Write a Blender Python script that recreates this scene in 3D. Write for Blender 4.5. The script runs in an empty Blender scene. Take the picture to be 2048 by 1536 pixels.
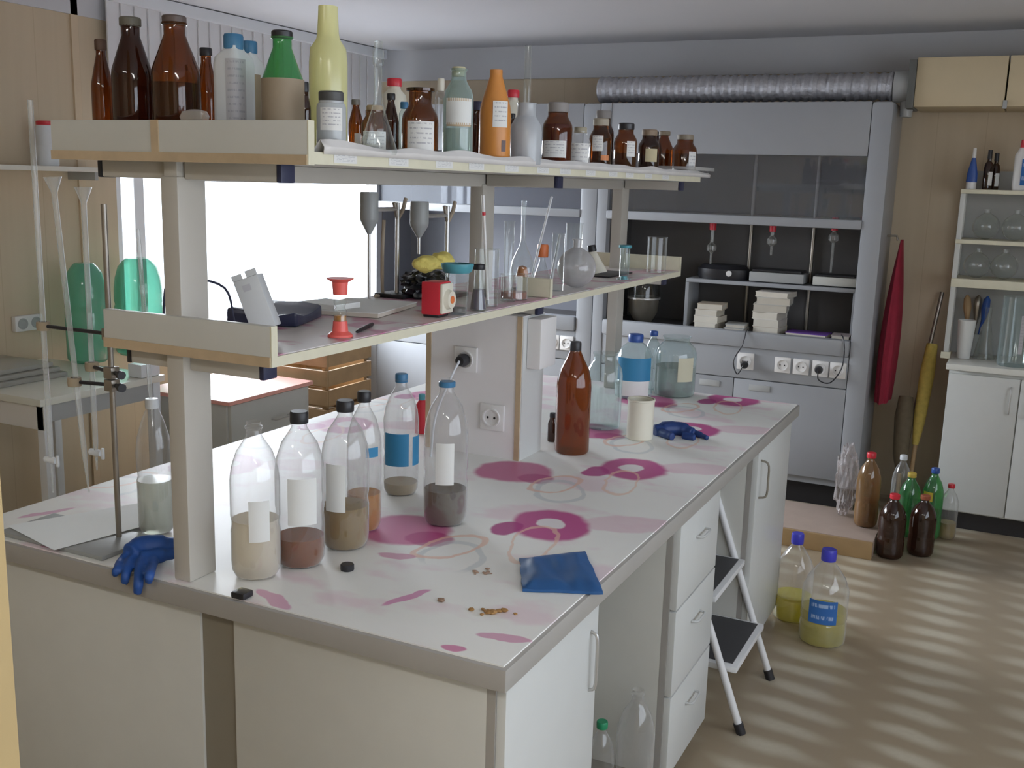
import bpy, bmesh, math, random
from mathutils import Vector, Matrix, noise as mnoise
S = bpy.context.scene
COL = S.collection
PI = math.pi
# ------------------------------------------------------------------ camera
CAM = Vector((0.7477, -1.5479, 1.7568))
YAW, PIT, ROLL, FPX = (math.radians(25.925), math.radians(11.0363), math.radians(1.6708), 2066.6)
FW = Vector((-math.sin(YAW)*math.cos(PIT), math.cos(YAW)*math.cos(PIT), -math.sin(PIT)))
_r = Vector((math.cos(YAW), math.sin(YAW), 0)); _u = _r.cross(FW)
RT = math.cos(ROLL)*_r + math.sin(ROLL)*_u; UP = -math.sin(ROLL)*_r + math.cos(ROLL)*_u
cd = bpy.data.cameras.new('camera'); cam = bpy.data.objects.new('camera', cd); COL.objects.link(cam)
cd.sensor_width = 36; cd.lens = 36*FPX/2048; cd.clip_start = .02
mw = Matrix((RT, UP, -FW)).transposed().to_4x4(); mw.translation = CAM; cam.matrix_world = mw
S.camera = cam
# ------------------------------------------------------------------ light
S.view_settings.view_transform = 'Standard'; S.view_settings.look = 'None'
S.view_settings.gamma = 1; S.view_settings.exposure = 0.85
S.cycles.max_bounces = 8; S.cycles.transparent_max_bounces = 40; S.cycles.sample_clamp_indirect = 4
S.cycles.caustics_refractive = False; S.cycles.caustics_reflective = False
w = bpy.data.worlds.new('sky'); S.world = w; w.use_nodes = True
bg = w.node_tree.nodes['Background']; bg.inputs[0].default_value = (.85, .92, 1, 1); bg.inputs[1].default_value = 2.2
def area(name, loc, rot, sx, sy, power, col):
    l = bpy.data.lights.new(name, 'AREA'); l.shape = 'RECTANGLE'; l.size = sx; l.size_y = sy; l.energy = power; l.color = col
    o = bpy.data.objects.new(name, l); COL.objects.link(o); o.location = loc; o.rotation_euler = rot; return o
area('window_daylight', (-4.35, 3.5, 2.35), (0, -PI/2+.52, 0), 1.8, 2.8, 330, (.93, .97, 1))      # sky light outside the left window
area('side_window_daylight', (3.1, -0.3, 1.6), (0, PI/2, 0), 1.6, 4.8, 11, (.97, .98, 1))     # sky light outside the right window

# ------------------------------------------------------------------ helpers
def ray(px, py): return FW + RT*((px-1024)/FPX) - UP*((py-768)/FPX)
def onX(v, px, py): r = ray(px, py); return CAM + r*((v-CAM.x)/r.x)
def onY(v, px, py): r = ray(px, py); return CAM + r*((v-CAM.y)/r.y)
def onZ(v, px, py): r = ray(px, py); return CAM + r*((v-CAM.z)/r.z)
def scl(p): return FPX/((Vector(p)-CAM).dot(FW))
def pyof(p): d = Vector(p)-CAM; return 768-FPX*d.dot(UP)/d.dot(FW)
def zat(x, y, py):                                  # height above (x, y) that is seen on picture row py
    lo, hi = -.5, 4
    for _ in range(40):
        m = (lo+hi)/2
        if pyof((x, y, m)) > py: lo = m
        else: hi = m
    return lo
def foot(l, r, py, z=.9):                           # where a round thing spanning l..r with its lower rim on row py stands
    p = onZ(z, (l+r)/2, py); R = (r-l)/2/scl(p)
    d = Vector((p.x-CAM.x, p.y-CAM.y, 0)).normalized()
    p = p + d*R*.85
    return p.x, p.y, (r-l)/2/scl(p)
def onshelf(l, r, xs, z=1.803, py=310):
    p = onX(xs, (l+r)/2, py); return p.x, p.y, (r-l)/2/scl((p.x, p.y, z))
def cam_ang(x, y): return math.atan2(CAM.y-y, CAM.x-x)

def tag(o, label=None, cat=None, group=None, kind=None):
    if label: o['label'] = label
    if cat: o['category'] = cat
    if group: o['group'] = group
    if kind: o['kind'] = kind
    return o
def thing(name, label, cat, loc=(0, 0, 0), rz=0, group=None):
    o = bpy.data.objects.new(name, None); COL.objects.link(o); o.empty_display_size = .05
    o.location = loc; o.rotation_euler = (0, 0, rz); return tag(o, label, cat, group)
def obj(name, bm, mat, parent=None, smooth=True, ang=35):
    me = bpy.data.meshes.new(name); bmesh.ops.recalc_face_normals(bm, faces=bm.faces[:]); bm.to_mesh(me); bm.free()
    if smooth:
        for p in me.polygons: p.use_smooth = True
        me.set_sharp_from_angle(angle=math.radians(ang))
    me.materials.append(mat)
    o = bpy.data.objects.new(name, me); COL.objects.link(o)
    if parent: o.parent = parent
    return o
def struct(name, bm, mat, parent=None):
    o = obj(name, bm, mat, parent, False)
    if not parent: o['kind'] = 'structure'
    return o
def B(): return bmesh.new()
def box(bm, x0, x1, y0, y1, z0, z1, bev=0, m=None):
    r = bmesh.ops.create_cube(bm, size=1)
    mt = Matrix.Translation(((x0+x1)/2, (y0+y1)/2, (z0+z1)/2)) @ Matrix.Diagonal((abs(x1-x0), abs(y1-y0), abs(z1-z0), 1))
    if m is not None: mt = m @ mt
    bmesh.ops.transform(bm, matrix=mt, verts=r['verts'])
    if bev:
        es = list({e for v in r['verts'] for e in v.link_edges})
        bmesh.ops.bevel(bm, geom=es, offset=bev, segments=2, affect='EDGES', profile=.6)
    return bm
def bx(*a, **k): return box(B(), *a, **k)
def lathe(bm, prof, seg=24, c=(0, 0, 0), sq=0, sy=1, m=None, a0=0):
    rings = []; vs = []
    for r, z in prof:
        if r < 1e-5:
            v = bm.verts.new((c[0], c[1], c[2]+z)); rings.append([v]); vs.append(v); continue
        ring = []
        for i in range(seg):
            a = a0+2*PI*i/seg; k = 1
            if sq: k = 1/(abs(math.cos(a))**sq+abs(math.sin(a))**sq)**(1/sq)
            ring.append(bm.verts.new((c[0]+r*k*math.cos(a), c[1]+r*k*math.sin(a)*sy, c[2]+z)))
        rings.append(ring); vs += ring
    for A, Bq in zip(rings, rings[1:]):
        n = max(len(A), len(Bq))
        for i in range(n):
            j = (i+1) % n
            try:
                if len(A) == 1 and len(Bq) == 1: break
                if len(A) == 1: bm.faces.new((A[0], Bq[i], Bq[j]))
                elif len(Bq) == 1: bm.faces.new((A[i], A[j], Bq[0]))
                else: bm.faces.new((A[i], A[j], Bq[j], Bq[i]))
            except ValueError: pass
    if m is not None: bmesh.ops.transform(bm, matrix=m, verts=vs)
    return bm
def lt(prof, **k): return lathe(B(), prof, **k)
def cyl(bm, p, q, r, r2=None, seg=12):
    p, q = Vector(p), Vector(q); d = q-p; L = d.length
    m = Matrix.Translation(p) @ d.to_track_quat('Z', 'Y').to_matrix().to_4x4()
    r2 = r if r2 is None else r2
    return lathe(bm, [(0, 0), (r, 0), (r2, L), (0, L)], seg, m=m)
def cy(*a, **k): return cyl(B(), *a, **k)
def tube(bm, pts, r, seg=8, closed=True):
    pts = [Vector(p) for p in pts]; rings = []
    for i, p in enumerate(pts):
        d = (pts[min(i+1, len(pts)-1)]-pts[max(i-1, 0)]).normalized()
        q = d.to_track_quat('Z', 'Y').to_matrix()
        rr = r[i] if isinstance(r, (list, tuple)) else r
        rings.append([bm.verts.new(p+q @ Vector((rr*math.cos(2*PI*k/seg), rr*math.sin(2*PI*k/seg), 0))) for k in range(seg)])
    for A, Bq in zip(rings, rings[1:]):
        best = min(range(seg), key=lambda s: sum((A[k].co-Bq[(k+s) % seg].co).length for k in range(seg)))
        for k in range(seg):
            bm.faces.new((A[k], A[(k+1) % seg], Bq[(k+1+best) % seg], Bq[(k+best) % seg]))
    if closed: bm.faces.new(rings[0]); bm.faces.new(rings[-1])
    return bm
def curve(ctrl, n=24):                               # Catmull-Rom through control points
    P = [Vector(c) for c in ctrl]; P = [2*P[0]-P[1]]+P+[2*P[-1]-P[-2]]; out = []
    k = len(P)-3
    for s in range(n+1):
        t = s/n*k; i = min(int(t), k-1); t -= i; a, b, c, d = P[i:i+4]
        out.append(.5*((2*b)+(c-a)*t+(2*a-5*b+4*c-d)*t*t+(3*b-a-3*c+d)*t**3))
    return out
def patch(R, z0, z1, ang, half, n=10, sq=0):         # a curved paper label around a bottle
    n = max(8, int(half*16))
    bm = B(); uv = bm.loops.layers.uv.new('UVMap'); A = []
    for i in range(n+1):
        a = ang-half+2*half*i/n; k = 1
        if sq: k = 1/(abs(math.cos(a))**sq+abs(math.sin(a))**sq)**(1/sq)
        A.append((bm.verts.new((R*k*math.cos(a), R*k*math.sin(a), z0)), bm.verts.new((R*k*math.cos(a), R*k*math.sin(a), z1)), i/n))
    for p, q in zip(A, A[1:]):
        f = bm.faces.new((p[0], q[0], q[1], p[1]))
        for l, u in zip(f.loops, ((p[2], 0), (q[2], 0), (q[2], 1), (p[2], 1))): l[uv].uv = u
    return bm
def lump(bm, c, s, amp=.25, fr=3, seed=0, sub=3):
    r = bmesh.ops.create_icosphere(bm, subdivisions=sub, radius=1)
    for v in r['verts']:
        n = v.co.normalized(); k = 1+amp*mnoise.fractal(n*fr+Vector((seed*7.3, seed*3.1, 0)), .8, 2, 4)
        v.co = Vector((c[0]+n.x*s[0]*k, c[1]+n.y*s[1]*k, c[2]+n.z*s[2]*k))
    return bm
def copy_tree(o, parent=None):
    c = o.copy(); COL.objects.link(c)
    if parent: c.parent = parent
    for ch in [k for k in bpy.data.objects if k.parent == o]: copy_tree(ch, c)
    return c

# ------------------------------------------------------------------ materials
def new_mat(name):
    m = bpy.data.materials.new(name); m.use_nodes = True; nt = m.node_tree
    return m, nt, nt.nodes['Principled BSDF']
class G:                                             # tiny node-graph writer
    def __init__(s, nt): s.nt = nt
    def n(s, t, **k):
        o = s.nt.nodes.new(t)
        for a, v in k.items(): setattr(o, a, v)
        return o
    def put(s, sock, v):
        if hasattr(v, 'is_output'): s.nt.links.new(v, sock)
        else: sock.default_value = v
    def m(s, op, a, b=0.0, c=None):
        o = s.n('ShaderNodeMath', operation=op); s.put(o.inputs[0], a); s.put(o.inputs[1], b)
        if c is not None: s.put(o.inputs[2], c)
        return o.outputs[0]
    def ss(s, v, e0, e1):                            # smoothstep, e0 may exceed e1
        o = s.n('ShaderNodeMapRange', interpolation_type='SMOOTHSTEP'); s.put(o.inputs[0], v)
        a, b, t0, t1 = (e0, e1, 0, 1) if e0 < e1 else (e1, e0, 1, 0)
        for i, x in zip((1, 2, 3, 4), (a, b, t0, t1)): o.inputs[i].default_value = x
        return o.outputs[0]
    def mix(s, f, a, b):
        o = s.n('ShaderNodeMix', data_type='RGBA'); s.put(o.inputs[0], f)
        for k, v in ((6, a), (7, b)): s.put(o.inputs[k], v if hasattr(v, 'is_output') else (*v, 1))
        return o.outputs[2]
    def noise(s, vec, sc, det=2, rough=.5, dis=0):
        o = s.n('ShaderNodeTexNoise'); o.inputs['Scale'].default_value = sc; o.inputs['Detail'].default_value = det
        o.inputs['Roughness'].default_value = rough; o.inputs['Distortion'].default_value = dis
        if vec is not None: s.nt.links.new(vec, o.inputs['Vector'])
        return o.outputs[0]
    def co(s): return s.n('ShaderNodeTexCoord').outputs['Object']
    def xyz(s, v):
        o = s.n('ShaderNodeSeparateXYZ'); s.nt.links.new(v, o.inputs[0]); return o.outputs
    def scale(s, v, sc):
        o = s.n('ShaderNodeVectorMath', operation='MULTIPLY'); s.nt.links.new(v, o.inputs[0]); o.inputs[1].default_value = sc; return o.outputs[0]
def mat(name, c, rough=.5, metal=0, var=.06, vs=12, spec=.5, bump=0, bs=60):
    m, nt, p = new_mat(name); g = G(nt); co = g.co()
    f = g.noise(co, vs, 4)
    g.put(p.inputs['Base Color'], g.mix(f, [max(0, x*(1-var)) for x in c], [min(1, x*(1+var)) for x in c]))
    p.inputs['Roughness'].default_value = rough; p.inputs['Metallic'].default_value = metal; p.inputs['Specular IOR Level'].default_value = spec
    if bump:
        b = g.n('ShaderNodeBump'); b.inputs['Strength'].default_value = bump; b.inputs['Distance'].default_value = .004
        nt.links.new(g.noise(co, bs, 3), b.inputs['Height']); nt.links.new(b.outputs[0], p.inputs['Normal'])
    return m
def thin(name, tint, haze=(.8, .8, .8), amt=.03, edge=.5, pw=3, rough=.06, gl=.7):
    """thin walled glass or plastic: tinted see-through, hazier at grazing angles, glossy reflection on top"""
    m, nt, p = new_mat(name); g = G(nt); nt.nodes.remove(p); out = [n for n in nt.nodes if n.type == 'OUTPUT_MATERIAL'][0]
    lw = g.n('ShaderNodeLayerWeight'); lw.inputs[0].default_value = .5; fc = lw.outputs['Facing']
    t = g.n('ShaderNodeBsdfTransparent'); t.inputs[0].default_value = (*tint, 1)
    d = g.n('ShaderNodeBsdfDiffuse'); d.inputs[0].default_value = (*haze, 1)
    s = g.n('ShaderNodeBsdfGlossy'); s.inputs['Roughness'].default_value = rough
    m1 = g.n('ShaderNodeMixShader'); m2 = g.n('ShaderNodeMixShader')
    g.put(m1.inputs[0], g.m('MULTIPLY_ADD', g.m('POWER', fc, pw), edge, amt)); nt.links.new(t.outputs[0], m1.inputs[1]); nt.links.new(d.outputs[0], m1.inputs[2])
    g.put(m2.inputs[0], g.m('MULTIPLY_ADD', g.m('POWER', fc, 4), gl, .065)); nt.links.new(m1.outputs[0], m2.inputs[1]); nt.links.new(s.outputs[0], m2.inputs[2])
    nt.links.new(m2.outputs[0], out.inputs[0]); return m
def liquid(name, c, dense=.5):
    return thin(name, c, c, dense, .2, 2, .1, .3)
def paper(name, c, ink=(.25, .25, .3), rows=6, amt=.6):
    m, nt, p = new_mat(name); g = G(nt); u = g.n('ShaderNodeTexCoord').outputs['UV']; x = g.xyz(u)
    row = g.m('FRACT', g.m('MULTIPLY', x[1], rows)); line = g.m('MULTIPLY', g.ss(row, .35, .45), g.ss(row, .75, .65))
    brk = g.ss(g.noise(g.scale(u, (22, rows*1.0, 1)), 1, 2), .42, .52)
    edge = g.m('MULTIPLY', g.m('MULTIPLY', g.ss(x[0], .08, .12), g.ss(x[0], .92, .88)), g.ss(x[1], .12, .14))
    g.put(p.inputs['Base Color'], g.mix(g.m('MULTIPLY', g.m('MULTIPLY', g.m('MULTIPLY', line, brk), edge), amt), c, ink))
    p.inputs['Roughness'].default_value = .7; return m
WHITE = mat('white_laminate', (.61, .625, .61), .35, var=.03)
HOODW = mat('bluish_white_enamel', (.35, .365, .39), .35, var=.03)
BEIGE = mat('beige_laminate', (.585, .585, .545), .4, var=.04)
CREAM = mat('cream_edge_band', (.70, .67, .52), .45, var=.08, vs=30)
OCHRE = mat('bare_chipboard_edge', (.52, .40, .26), .6, var=.15, vs=40)
GREYT = mat('grey_edge_trim', (.36, .345, .32), .4, var=.05)
RACKM = mat('warm_grey_enamel', (.50, .475, .425), .38, var=.04)
DARKB = mat('dark_panel', (.24, .215, .17), .6)
BLACK = mat('black_plastic', (.018, .018, .022), .4)
BLKB = mat('blue_black_cap', (.03, .035, .08), .45)
METAL = mat('worn_steel', (.33, .30, .26), .35, .8, var=.2)
ALU = mat('brushed_aluminium', (.55, .55, .54), .35, .7, var=.08)
LADM = mat('white_ladder_paint', (.72, .73, .74), .35, var=.03)
WOOD = mat('raw_wood', (.44, .29, .15), .6, var=.3, vs=9)
TABLE = mat('table_laminate', (.72, .72, .64), .35, var=.04)
CORAL = mat('coral_laminate', (.86, .42, .36), .4, var=.06)
RED = mat('red_plastic', (.62, .03, .05), .35)
SALMON = mat('red_translucent_plastic', (.80, .13, .11), .35)
ORANGE = mat('orange_plastic', (.60, .24, .05), .35, var=.08)
ORST = mat('orange_stopper', (.75, .20, .06), .4)
BLUE = mat('blue_plastic', (.03, .09, .35), .35)
BLUEV = mat('violet_blue_cap', (.05, .05, .50), .35)
CAPB = mat('teal_blue_cap', (.05, .19, .36), .4)
TEAL = mat('teal_plastic', (.08, .33, .40), .4)
GLOVE = mat('blue_nitrile', (.015, .075, .30), .5, var=.2, vs=25)
GLOVEL = mat('faded_blue_nitrile', (.018, .095, .27), .5, var=.2, vs=25)
YELLOW = mat('yellow_sponge', (.85, .72, .20), .8, var=.08, vs=30, bump=.4, bs=90)
MOTOR = mat('grey_motor_housing', (.33, .345, .34), .4)
RUBBER = mat('tan_rubber', (.40, .33, .25), .5)
GREYM = mat('mid_grey_panel', (.40, .41, .41), .4)
LABEL = paper('white_paper_label', (.74, .74, .72))
LABELG = paper('grey_printed_label', (.50, .50, .53), (.3, .3, .36), 12)
BLANK = mat('blank_paper', (.75, .76, .74), .7, var=.03)
SHEET = mat('white_sheet_paper', (.86, .89, .88), .7, var=.02)
KRAFT = mat('brown_paper_label', (.33, .26, .18), .65, var=.1, vs=20)
LBLUE = paper('blue_printed_label', (.03, .14, .42), (.45, .58, .78), 2, .75)
SOLB = mat('solid_blue_label', (.03, .22, .42), .5)
CLEAR = thin('clear_glass', (.95, .97, .96), (.75, .78, .78), .02, .5)
PET = thin('clear_pet', (.94, .94, .94), (.80, .80, .80), .06, .6, 2.5)
BLUISH = thin('bluish_glass', (.86, .92, .92), (.55, .66, .68), .07, .55, 2.5)
FROST = thin('frosted_plastic', (.6, .62, .64), (.62, .65, .68), .62, .25, 2, .25, .3)
FROSTB = thin('frosted_flask', (.7, .7, .7), (.66, .65, .66), .42, .4, 2, .15, .4)
HDPE = mat('milky_plastic', (.70, .73, .76), .4, var=.03)
CREAMP = mat('cream_plastic', (.74, .71, .60), .4)
AMBER = thin('amber_glass', (.52, .22, .05), (.085, .034, .010), .18, .6, 2, .05)
AMBERD = thin('dark_amber_glass', (.26, .08, .03), (.035, .014, .008), .4, .5, 2, .05)
AMBERP = thin('amber_pet', (.50, .15, .03), (.22, .06, .012), .42, .4, 2, .08)
BROWNP = thin('brown_pet', (.2, .07, .03), (.05, .02, .012), .5, .4, 2, .08)
GREENG = thin('green_glass', (.20, .62, .26), (.12, .42, .17), .3, .4, 2)
GREENP = thin('green_carboy', (.42, .80, .66), (.20, .56, .42), .42, .4, 2, .1)
BURG = thin('burette_glass', (.93, .94, .94), (.85, .87, .87), .22, .6, 2)
PALEG = thin('pale_green_glass', (.72, .82, .79), (.48, .60, .58), .28, .5, 2)
YELLOWP = thin('yellow_translucent', (.95, .92, .55), (.90, .88, .48), .6, .25, 2, .2, .4)
SASH = thin('sash_glass', (.80, .82, .86), (.5, .52, .56), .10, .2, 2, .03, .5)
PANE = thin('window_glass', (.97, .98, 1), (.8, .85, .9), .0, .1, 3, .03, .4)
BAGP = thin('plastic_bag_film', (.9, .88, .88), (.7, .66, .66), .16, .5, 1.5, .12)
L_PALE = liquid('pale_turbid_liquid', (.86, .79, .66), .5)
L_AMB = liquid('orange_brown_liquid', (.30, .085, .012), .6)
L_TAN = liquid('tan_liquid', (.40, .27, .10), .6)
L_GOLD = liquid('golden_liquid', (.62, .27, .02), .55)
L_GREY = liquid('grey_brown_liquid', (.16, .13, .10), .75)
L_YEL = liquid('yellow_green_liquid', (.82, .77, .22), .28)
L_CLR = liquid('cloudy_water', (.74, .76, .70), .35)
L_SED = liquid('brown_sediment', (.50, .40, .26), .7)
# walls, floor, cloth
def wall_mat():
    m, nt, p = new_mat('tan_wall_panel'); g = G(nt); co = g.co(); x = g.xyz(co)
    s = g.m('ADD', x[0], x[1]); fr = g.m('FRACT', g.m('DIVIDE', s, .25)); groove = g.ss(g.m('ABSOLUTE', g.m('SUBTRACT', fr, .5)), .485, .497)
    st = g.noise(g.scale(co, (14, 14, .7)), 1.5, 3)
    c = g.mix(st, (.55, .45, .315), (.63, .525, .38)); c = g.mix(g.m('MULTIPLY', groove, .35), c, (.40, .30, .19))
    g.put(p.inputs['Base Color'], c); p.inputs['Roughness'].default_value = .5; return m
WALL = wall_mat()
CEIL = mat('ceiling_paint', (.66, .665, .70), .85, var=.02, vs=3)
BAND = mat('upper_wall_paint', (.58, .585, .61), .8, var=.03, vs=3)
BLIND = mat('white_blind_slat', (.72, .72, .74), .7, var=.03)
FRAME = mat('window_frame_plastic', (.75, .78, .82), .35, var=.02)
def floor_mat():
    m, nt, p = new_mat('patterned_linoleum'); g = G(nt); co = g.co()
    nz = g.n('ShaderNodeTexNoise'); nz.inputs['Scale'].default_value = 3.5; nz.inputs['Detail'].default_value = 2; nt.links.new(co, nz.inputs['Vector'])
    of = g.n('ShaderNodeVectorMath', operation='MULTIPLY_ADD'); nt.links.new(nz.outputs['Color'], of.inputs[0]); of.inputs[1].default_value = (.16, .10, 0); of.inputs[2].default_value = (-.08, -.05, 0)
    ad = g.n('ShaderNodeVectorMath', operation='ADD'); nt.links.new(co, ad.inputs[0]); nt.links.new(of.outputs[0], ad.inputs[1]); x = g.xyz(ad.outputs[0])
    u = g.m('DIVIDE', x[0], .40); v = g.m('ADD', g.m('ADD', g.m('DIVIDE', x[1], .150), g.m('MULTIPLY', u, .35)), g.m('MULTIPLY', g.m('FLOOR', u), .5))
    fu = g.m('ABSOLUTE', g.m('SUBTRACT', g.m('FRACT', u), .5)); fv = g.m('ABSOLUTE', g.m('SUBTRACT', g.m('FRACT', v), .5))
    d = g.m('SQRT', g.m('ADD', g.m('POWER', g.m('DIVIDE', fu, .46), 2), g.m('POWER', g.m('DIVIDE', fv, .36), 2)))
    n = g.noise(co, 55, 3); c = g.mix(g.ss(d, 1.15, .25), (.345, .275, .19), (.55, .50, .39)); c = g.mix(g.m('MULTIPLY', n, .35), c, (.31, .25, .17))
    g.put(p.inputs['Base Color'], c); p.inputs['Roughness'].default_value = .33; return m
FLOOR = floor_mat()
def cloth_mat():
    m, nt, p = new_mat('poppy_oilcloth'); g = G(nt); co = g.co()
    nz = g.n('ShaderNodeTexNoise'); nz.inputs['Scale'].default_value = 9; nz.inputs['Detail'].default_value = 3; nt.links.new(co, nz.inputs['Vector'])
    off = g.n('ShaderNodeVectorMath', operation='MULTIPLY_ADD'); nt.links.new(nz.outputs['Color'], off.inputs[0]); off.inputs[1].default_value = (.05,)*3; off.inputs[2].default_value = (-.025,)*3
    ad = g.n('ShaderNodeVectorMath', operation='ADD'); nt.links.new(co, ad.inputs[0]); nt.links.new(off.outputs[0], ad.inputs[1])
    x, y, _ = g.xyz(ad.outputs[0])
    P = .614
    def dist(x0, y0, rx, ry, rot=0):
        dx = g.m('SUBTRACT', x, x0); dy = g.m('SUBTRACT', g.m('WRAP', g.m('SUBTRACT', y, y0-P/2), P, 0.0), P/2)
        if rot:
            c, s = math.cos(rot), math.sin(rot)
            dx, dy = g.m('ADD', g.m('MULTIPLY', dx, c), g.m('MULTIPLY', dy, s)), g.m('SUBTRACT', g.m('MULTIPLY', dy, c), g.m('MULTIPLY', dx, s))
        a = g.m('DIVIDE', dx, rx); b = g.m('DIVIDE', dy, ry)
        return g.m('SQRT', g.m('ADD', g.m('MULTIPLY', a, a), g.m('MULTIPLY', b, b)))
    c = g.mix(g.noise(co, 5, 2), (.82, .82, .77), (.88, .88, .86))
    pale = g.ss(g.noise(g.scale(co, (3.2, 5, 1)), 1.4, 3), .52, .66)
    c = g.mix(g.m('MULTIPLY', pale, .5), c, (.78, .55, .64))
    far = g.ss(y, .36, .40); near = g.ss(y, .50, .46); cur = [far]
    def blob(c, d, col, k, e0=1.0, e1=.8): return g.mix(g.m('MULTIPLY', g.m('MULTIPLY', g.ss(d, e0, e1), k), cur[0]), c, col)
    def ring(c, d, w, col, k): return g.mix(g.m('MULTIPLY', g.m('MULTIPLY', g.ss(g.m('ABSOLUTE', g.m('SUBTRACT', d, 1)), w, w*.55), k), cur[0]), c, col)
    for xo, k in ((0, 1), (-1.07, .8)):
        cur[0] = far
        c = blob(c, dist(-.09+xo, .88, .13, .07, .5), (.72, .40, .52), .45*k)
        c = blob(c, dist(-.56+xo, .555, .13, .125), (.55, .10, .27), .9*k)
        c = blob(c, dist(-.47+xo, .52, .06, .06), (.42, .02, .17), .7*k)
        c = blob(c, dist(-.258+xo, .775, .112, .135, .35), (.50, .05, .25), .95*k)
        c = blob(c, dist(-.345+xo, .69, .045, .06), (.40, .01, .20), .9*k)
        c = blob(c, dist(-.262+xo, .785, .042, .045, .3), (.80, .76, .77), 1, 1.0, .8)
        c = ring(c, dist(-.36+xo, .44, .07, .10, .4), .14, (.55, .60, .62), .55*k)
        c = ring(c, dist(-.40+xo, .50, .055, .10, -.3), .12, (.82, .52, .40), .7*k)
        c = ring(c, dist(-.24+xo, .62, .05, .13, .2), .10, (.83, .56, .42), .6*k)
        cur[0] = near
        c = blob(c, dist(-.33+xo, .19, .014, .075, -.35), (.60, .18, .40), .8*k)
        c = blob(c, dist(-.47+xo, .385, .05, .022, .3), (.62, .25, .40), .75*k)
        c = blob(c, dist(-.06+xo, .12, .06, .016, .2), (.60, .20, .38), .7*k)
        c = blob(c, dist(-.13+xo, .03, .028, .016, .2), (.58, .10, .30), .8*k)
        c = blob(c, dist(-.56+xo, .045, .07, .022, -.4), (.64, .22, .42), .7*k)
    g.put(p.inputs['Base Color'], c); p.inputs['Roughness'].default_value = .45; return m
CLOTH = cloth_mat()
def liner_mat():
    m, nt, p = new_mat('stained_shelf_oilcloth'); g = G(nt); co = g.co()
    f = g.ss(g.noise(g.scale(co, (6, 3.5, 1)), 1, 3), .48, .6); f2 = g.ss(g.noise(g.scale(co, (4, 7, 1)), 2, 2), .55, .66)
    c = g.mix(f, (.72, .68, .66), (.70, .42, .52)); c = g.mix(g.m('MULTIPLY', f2, .8), c, (.52, .12, .26))
    g.put(p.inputs['Base Color'], c); p.inputs['Roughness'].default_value = .35; return m
LINER = liner_mat()
FILM = mat('crinkled_paper_liner', (.70, .68, .66), .5, var=.12, vs=14)
def foil_mat():
    m, nt, p = new_mat('aluminium_foil_duct'); g = G(nt); co = g.co()
    p.inputs['Metallic'].default_value = .7; p.inputs['Roughness'].default_value = .55
    g.put(p.inputs['Base Color'], g.mix(g.noise(co, 30, 3), (.34, .34, .37), (.6, .6, .63)))
    b = g.n('ShaderNodeBump'); b.inputs['Strength'].default_value = .6; b.inputs['Distance'].default_value = .01
    nt.links.new(g.noise(co, 45, 3), b.inputs['Height']); nt.links.new(b.outputs[0], p.inputs['Normal']); return m
FOIL = foil_mat()
INNER = mat('hood_liner_dark', (.085, .082, .082), .5, var=.1)
ROBE = mat('crimson_cloth', (.30, .015, .04), .8, var=.2, vs=18)
STRAW = mat('straw_bristles', (.55, .42, .10), .8, var=.3, vs=40)

# ------------------------------------------------------------------ room
XL, XR, YF, YB, ZC, ZB = -3.4, 2.7, -3.2, 4.75, 2.625, 2.475
struct('floor', bx(XL-.2, XR+.2, YF-.2, YB+.2, -.1, 0), FLOOR)
struct('ceiling', bx(XL-.2, XR+.2, YF-.2, YB+.2, ZC, ZC+.1), CEIL)
struct('wall_back', bx(XL-.2, XR+.2, YB, YB+.2, 0, ZC), WALL)
struct('wall_front', bx(XL-.2, XR+.2, YF-.2, YF, 0, ZC), WALL)
WY0, WY1, WZ0, WZ1 = 2.34, 4.68, .86, 2.12
def wall_open(name, x0, x1, y0, y1, z0, z1):
    bm = B(); box(bm, x0, x1, YF, y0, 0, ZC); box(bm, x0, x1, y1, YB, 0, ZC); box(bm, x0, x1, y0, y1, 0, z0); box(bm, x0, x1, y0, y1, z1, ZC)
    struct(name, bm, WALL)
wall_open('wall_left', XL-.2, XL, WY0, WY1, WZ0, WZ1)
wall_open('wall_right', XR, XR+.2, -2.7, 2.1, .8, 2.35)
bm = B(); box(bm, XL, XL+.012, YF, YB-.013, ZB, ZC-.001); box(bm, XL+.012, XR, YB-.012, YB, 2.42, ZC-.001)
struct('trim_1', bm, BAND)                                                     # pale painted band above the panels
struct('trim_2', bx(XL, XL+.012, 2.10, 2.14, 0, ZC-.002), mat('wall_batten', (.62, .50, .35), .5))
fwp = CAM + ray(12, 1300)*1.35; ex, ey = fwp.x, fwp.y
d_ = Vector((ray(45, 1536).x, ray(45, 1536).y, 0)).normalized()
struct('trim_3', bx(ex-.30, ex+.012, ey-.14, ey, 0, ZC), mat('ochre_pilaster', (.55, .41, .20), .6))
def window(name, x, y0, y1, z0, z1, mull):
    t = bpy.data.objects.new(name, None); COL.objects.link(t); t['kind'] = 'structure'
    bm = B(); w_ = .06
    for a, b, c, d in ((y0, y1, z0, z0+w_), (y0, y1, z1-w_, z1), (y0, y0+w_, z0+w_, z1-w_), (y1-w_, y1, z0+w_, z1-w_)): box(bm, x-.07, x-.01, a, b, c, d, .006)
    for mm in mull: box(bm, x-.07, x-.01, mm-.035, mm+.035, z0+w_, z1-w_, .006)
    struct('window_frame', bm, FRAME, t)
    es = [y0+.03]+list(mull)+[y1-.03]
    for a, b in zip(es, es[1:]): struct('window_pane', bx(x-.045, x-.04, a, b, z0+.03, z1-.03), PANE, t)
    return t
w1 = window('window_1', XL-.02, WY0, WY1, WZ0, WZ1, (2.52, 2.78))
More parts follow.
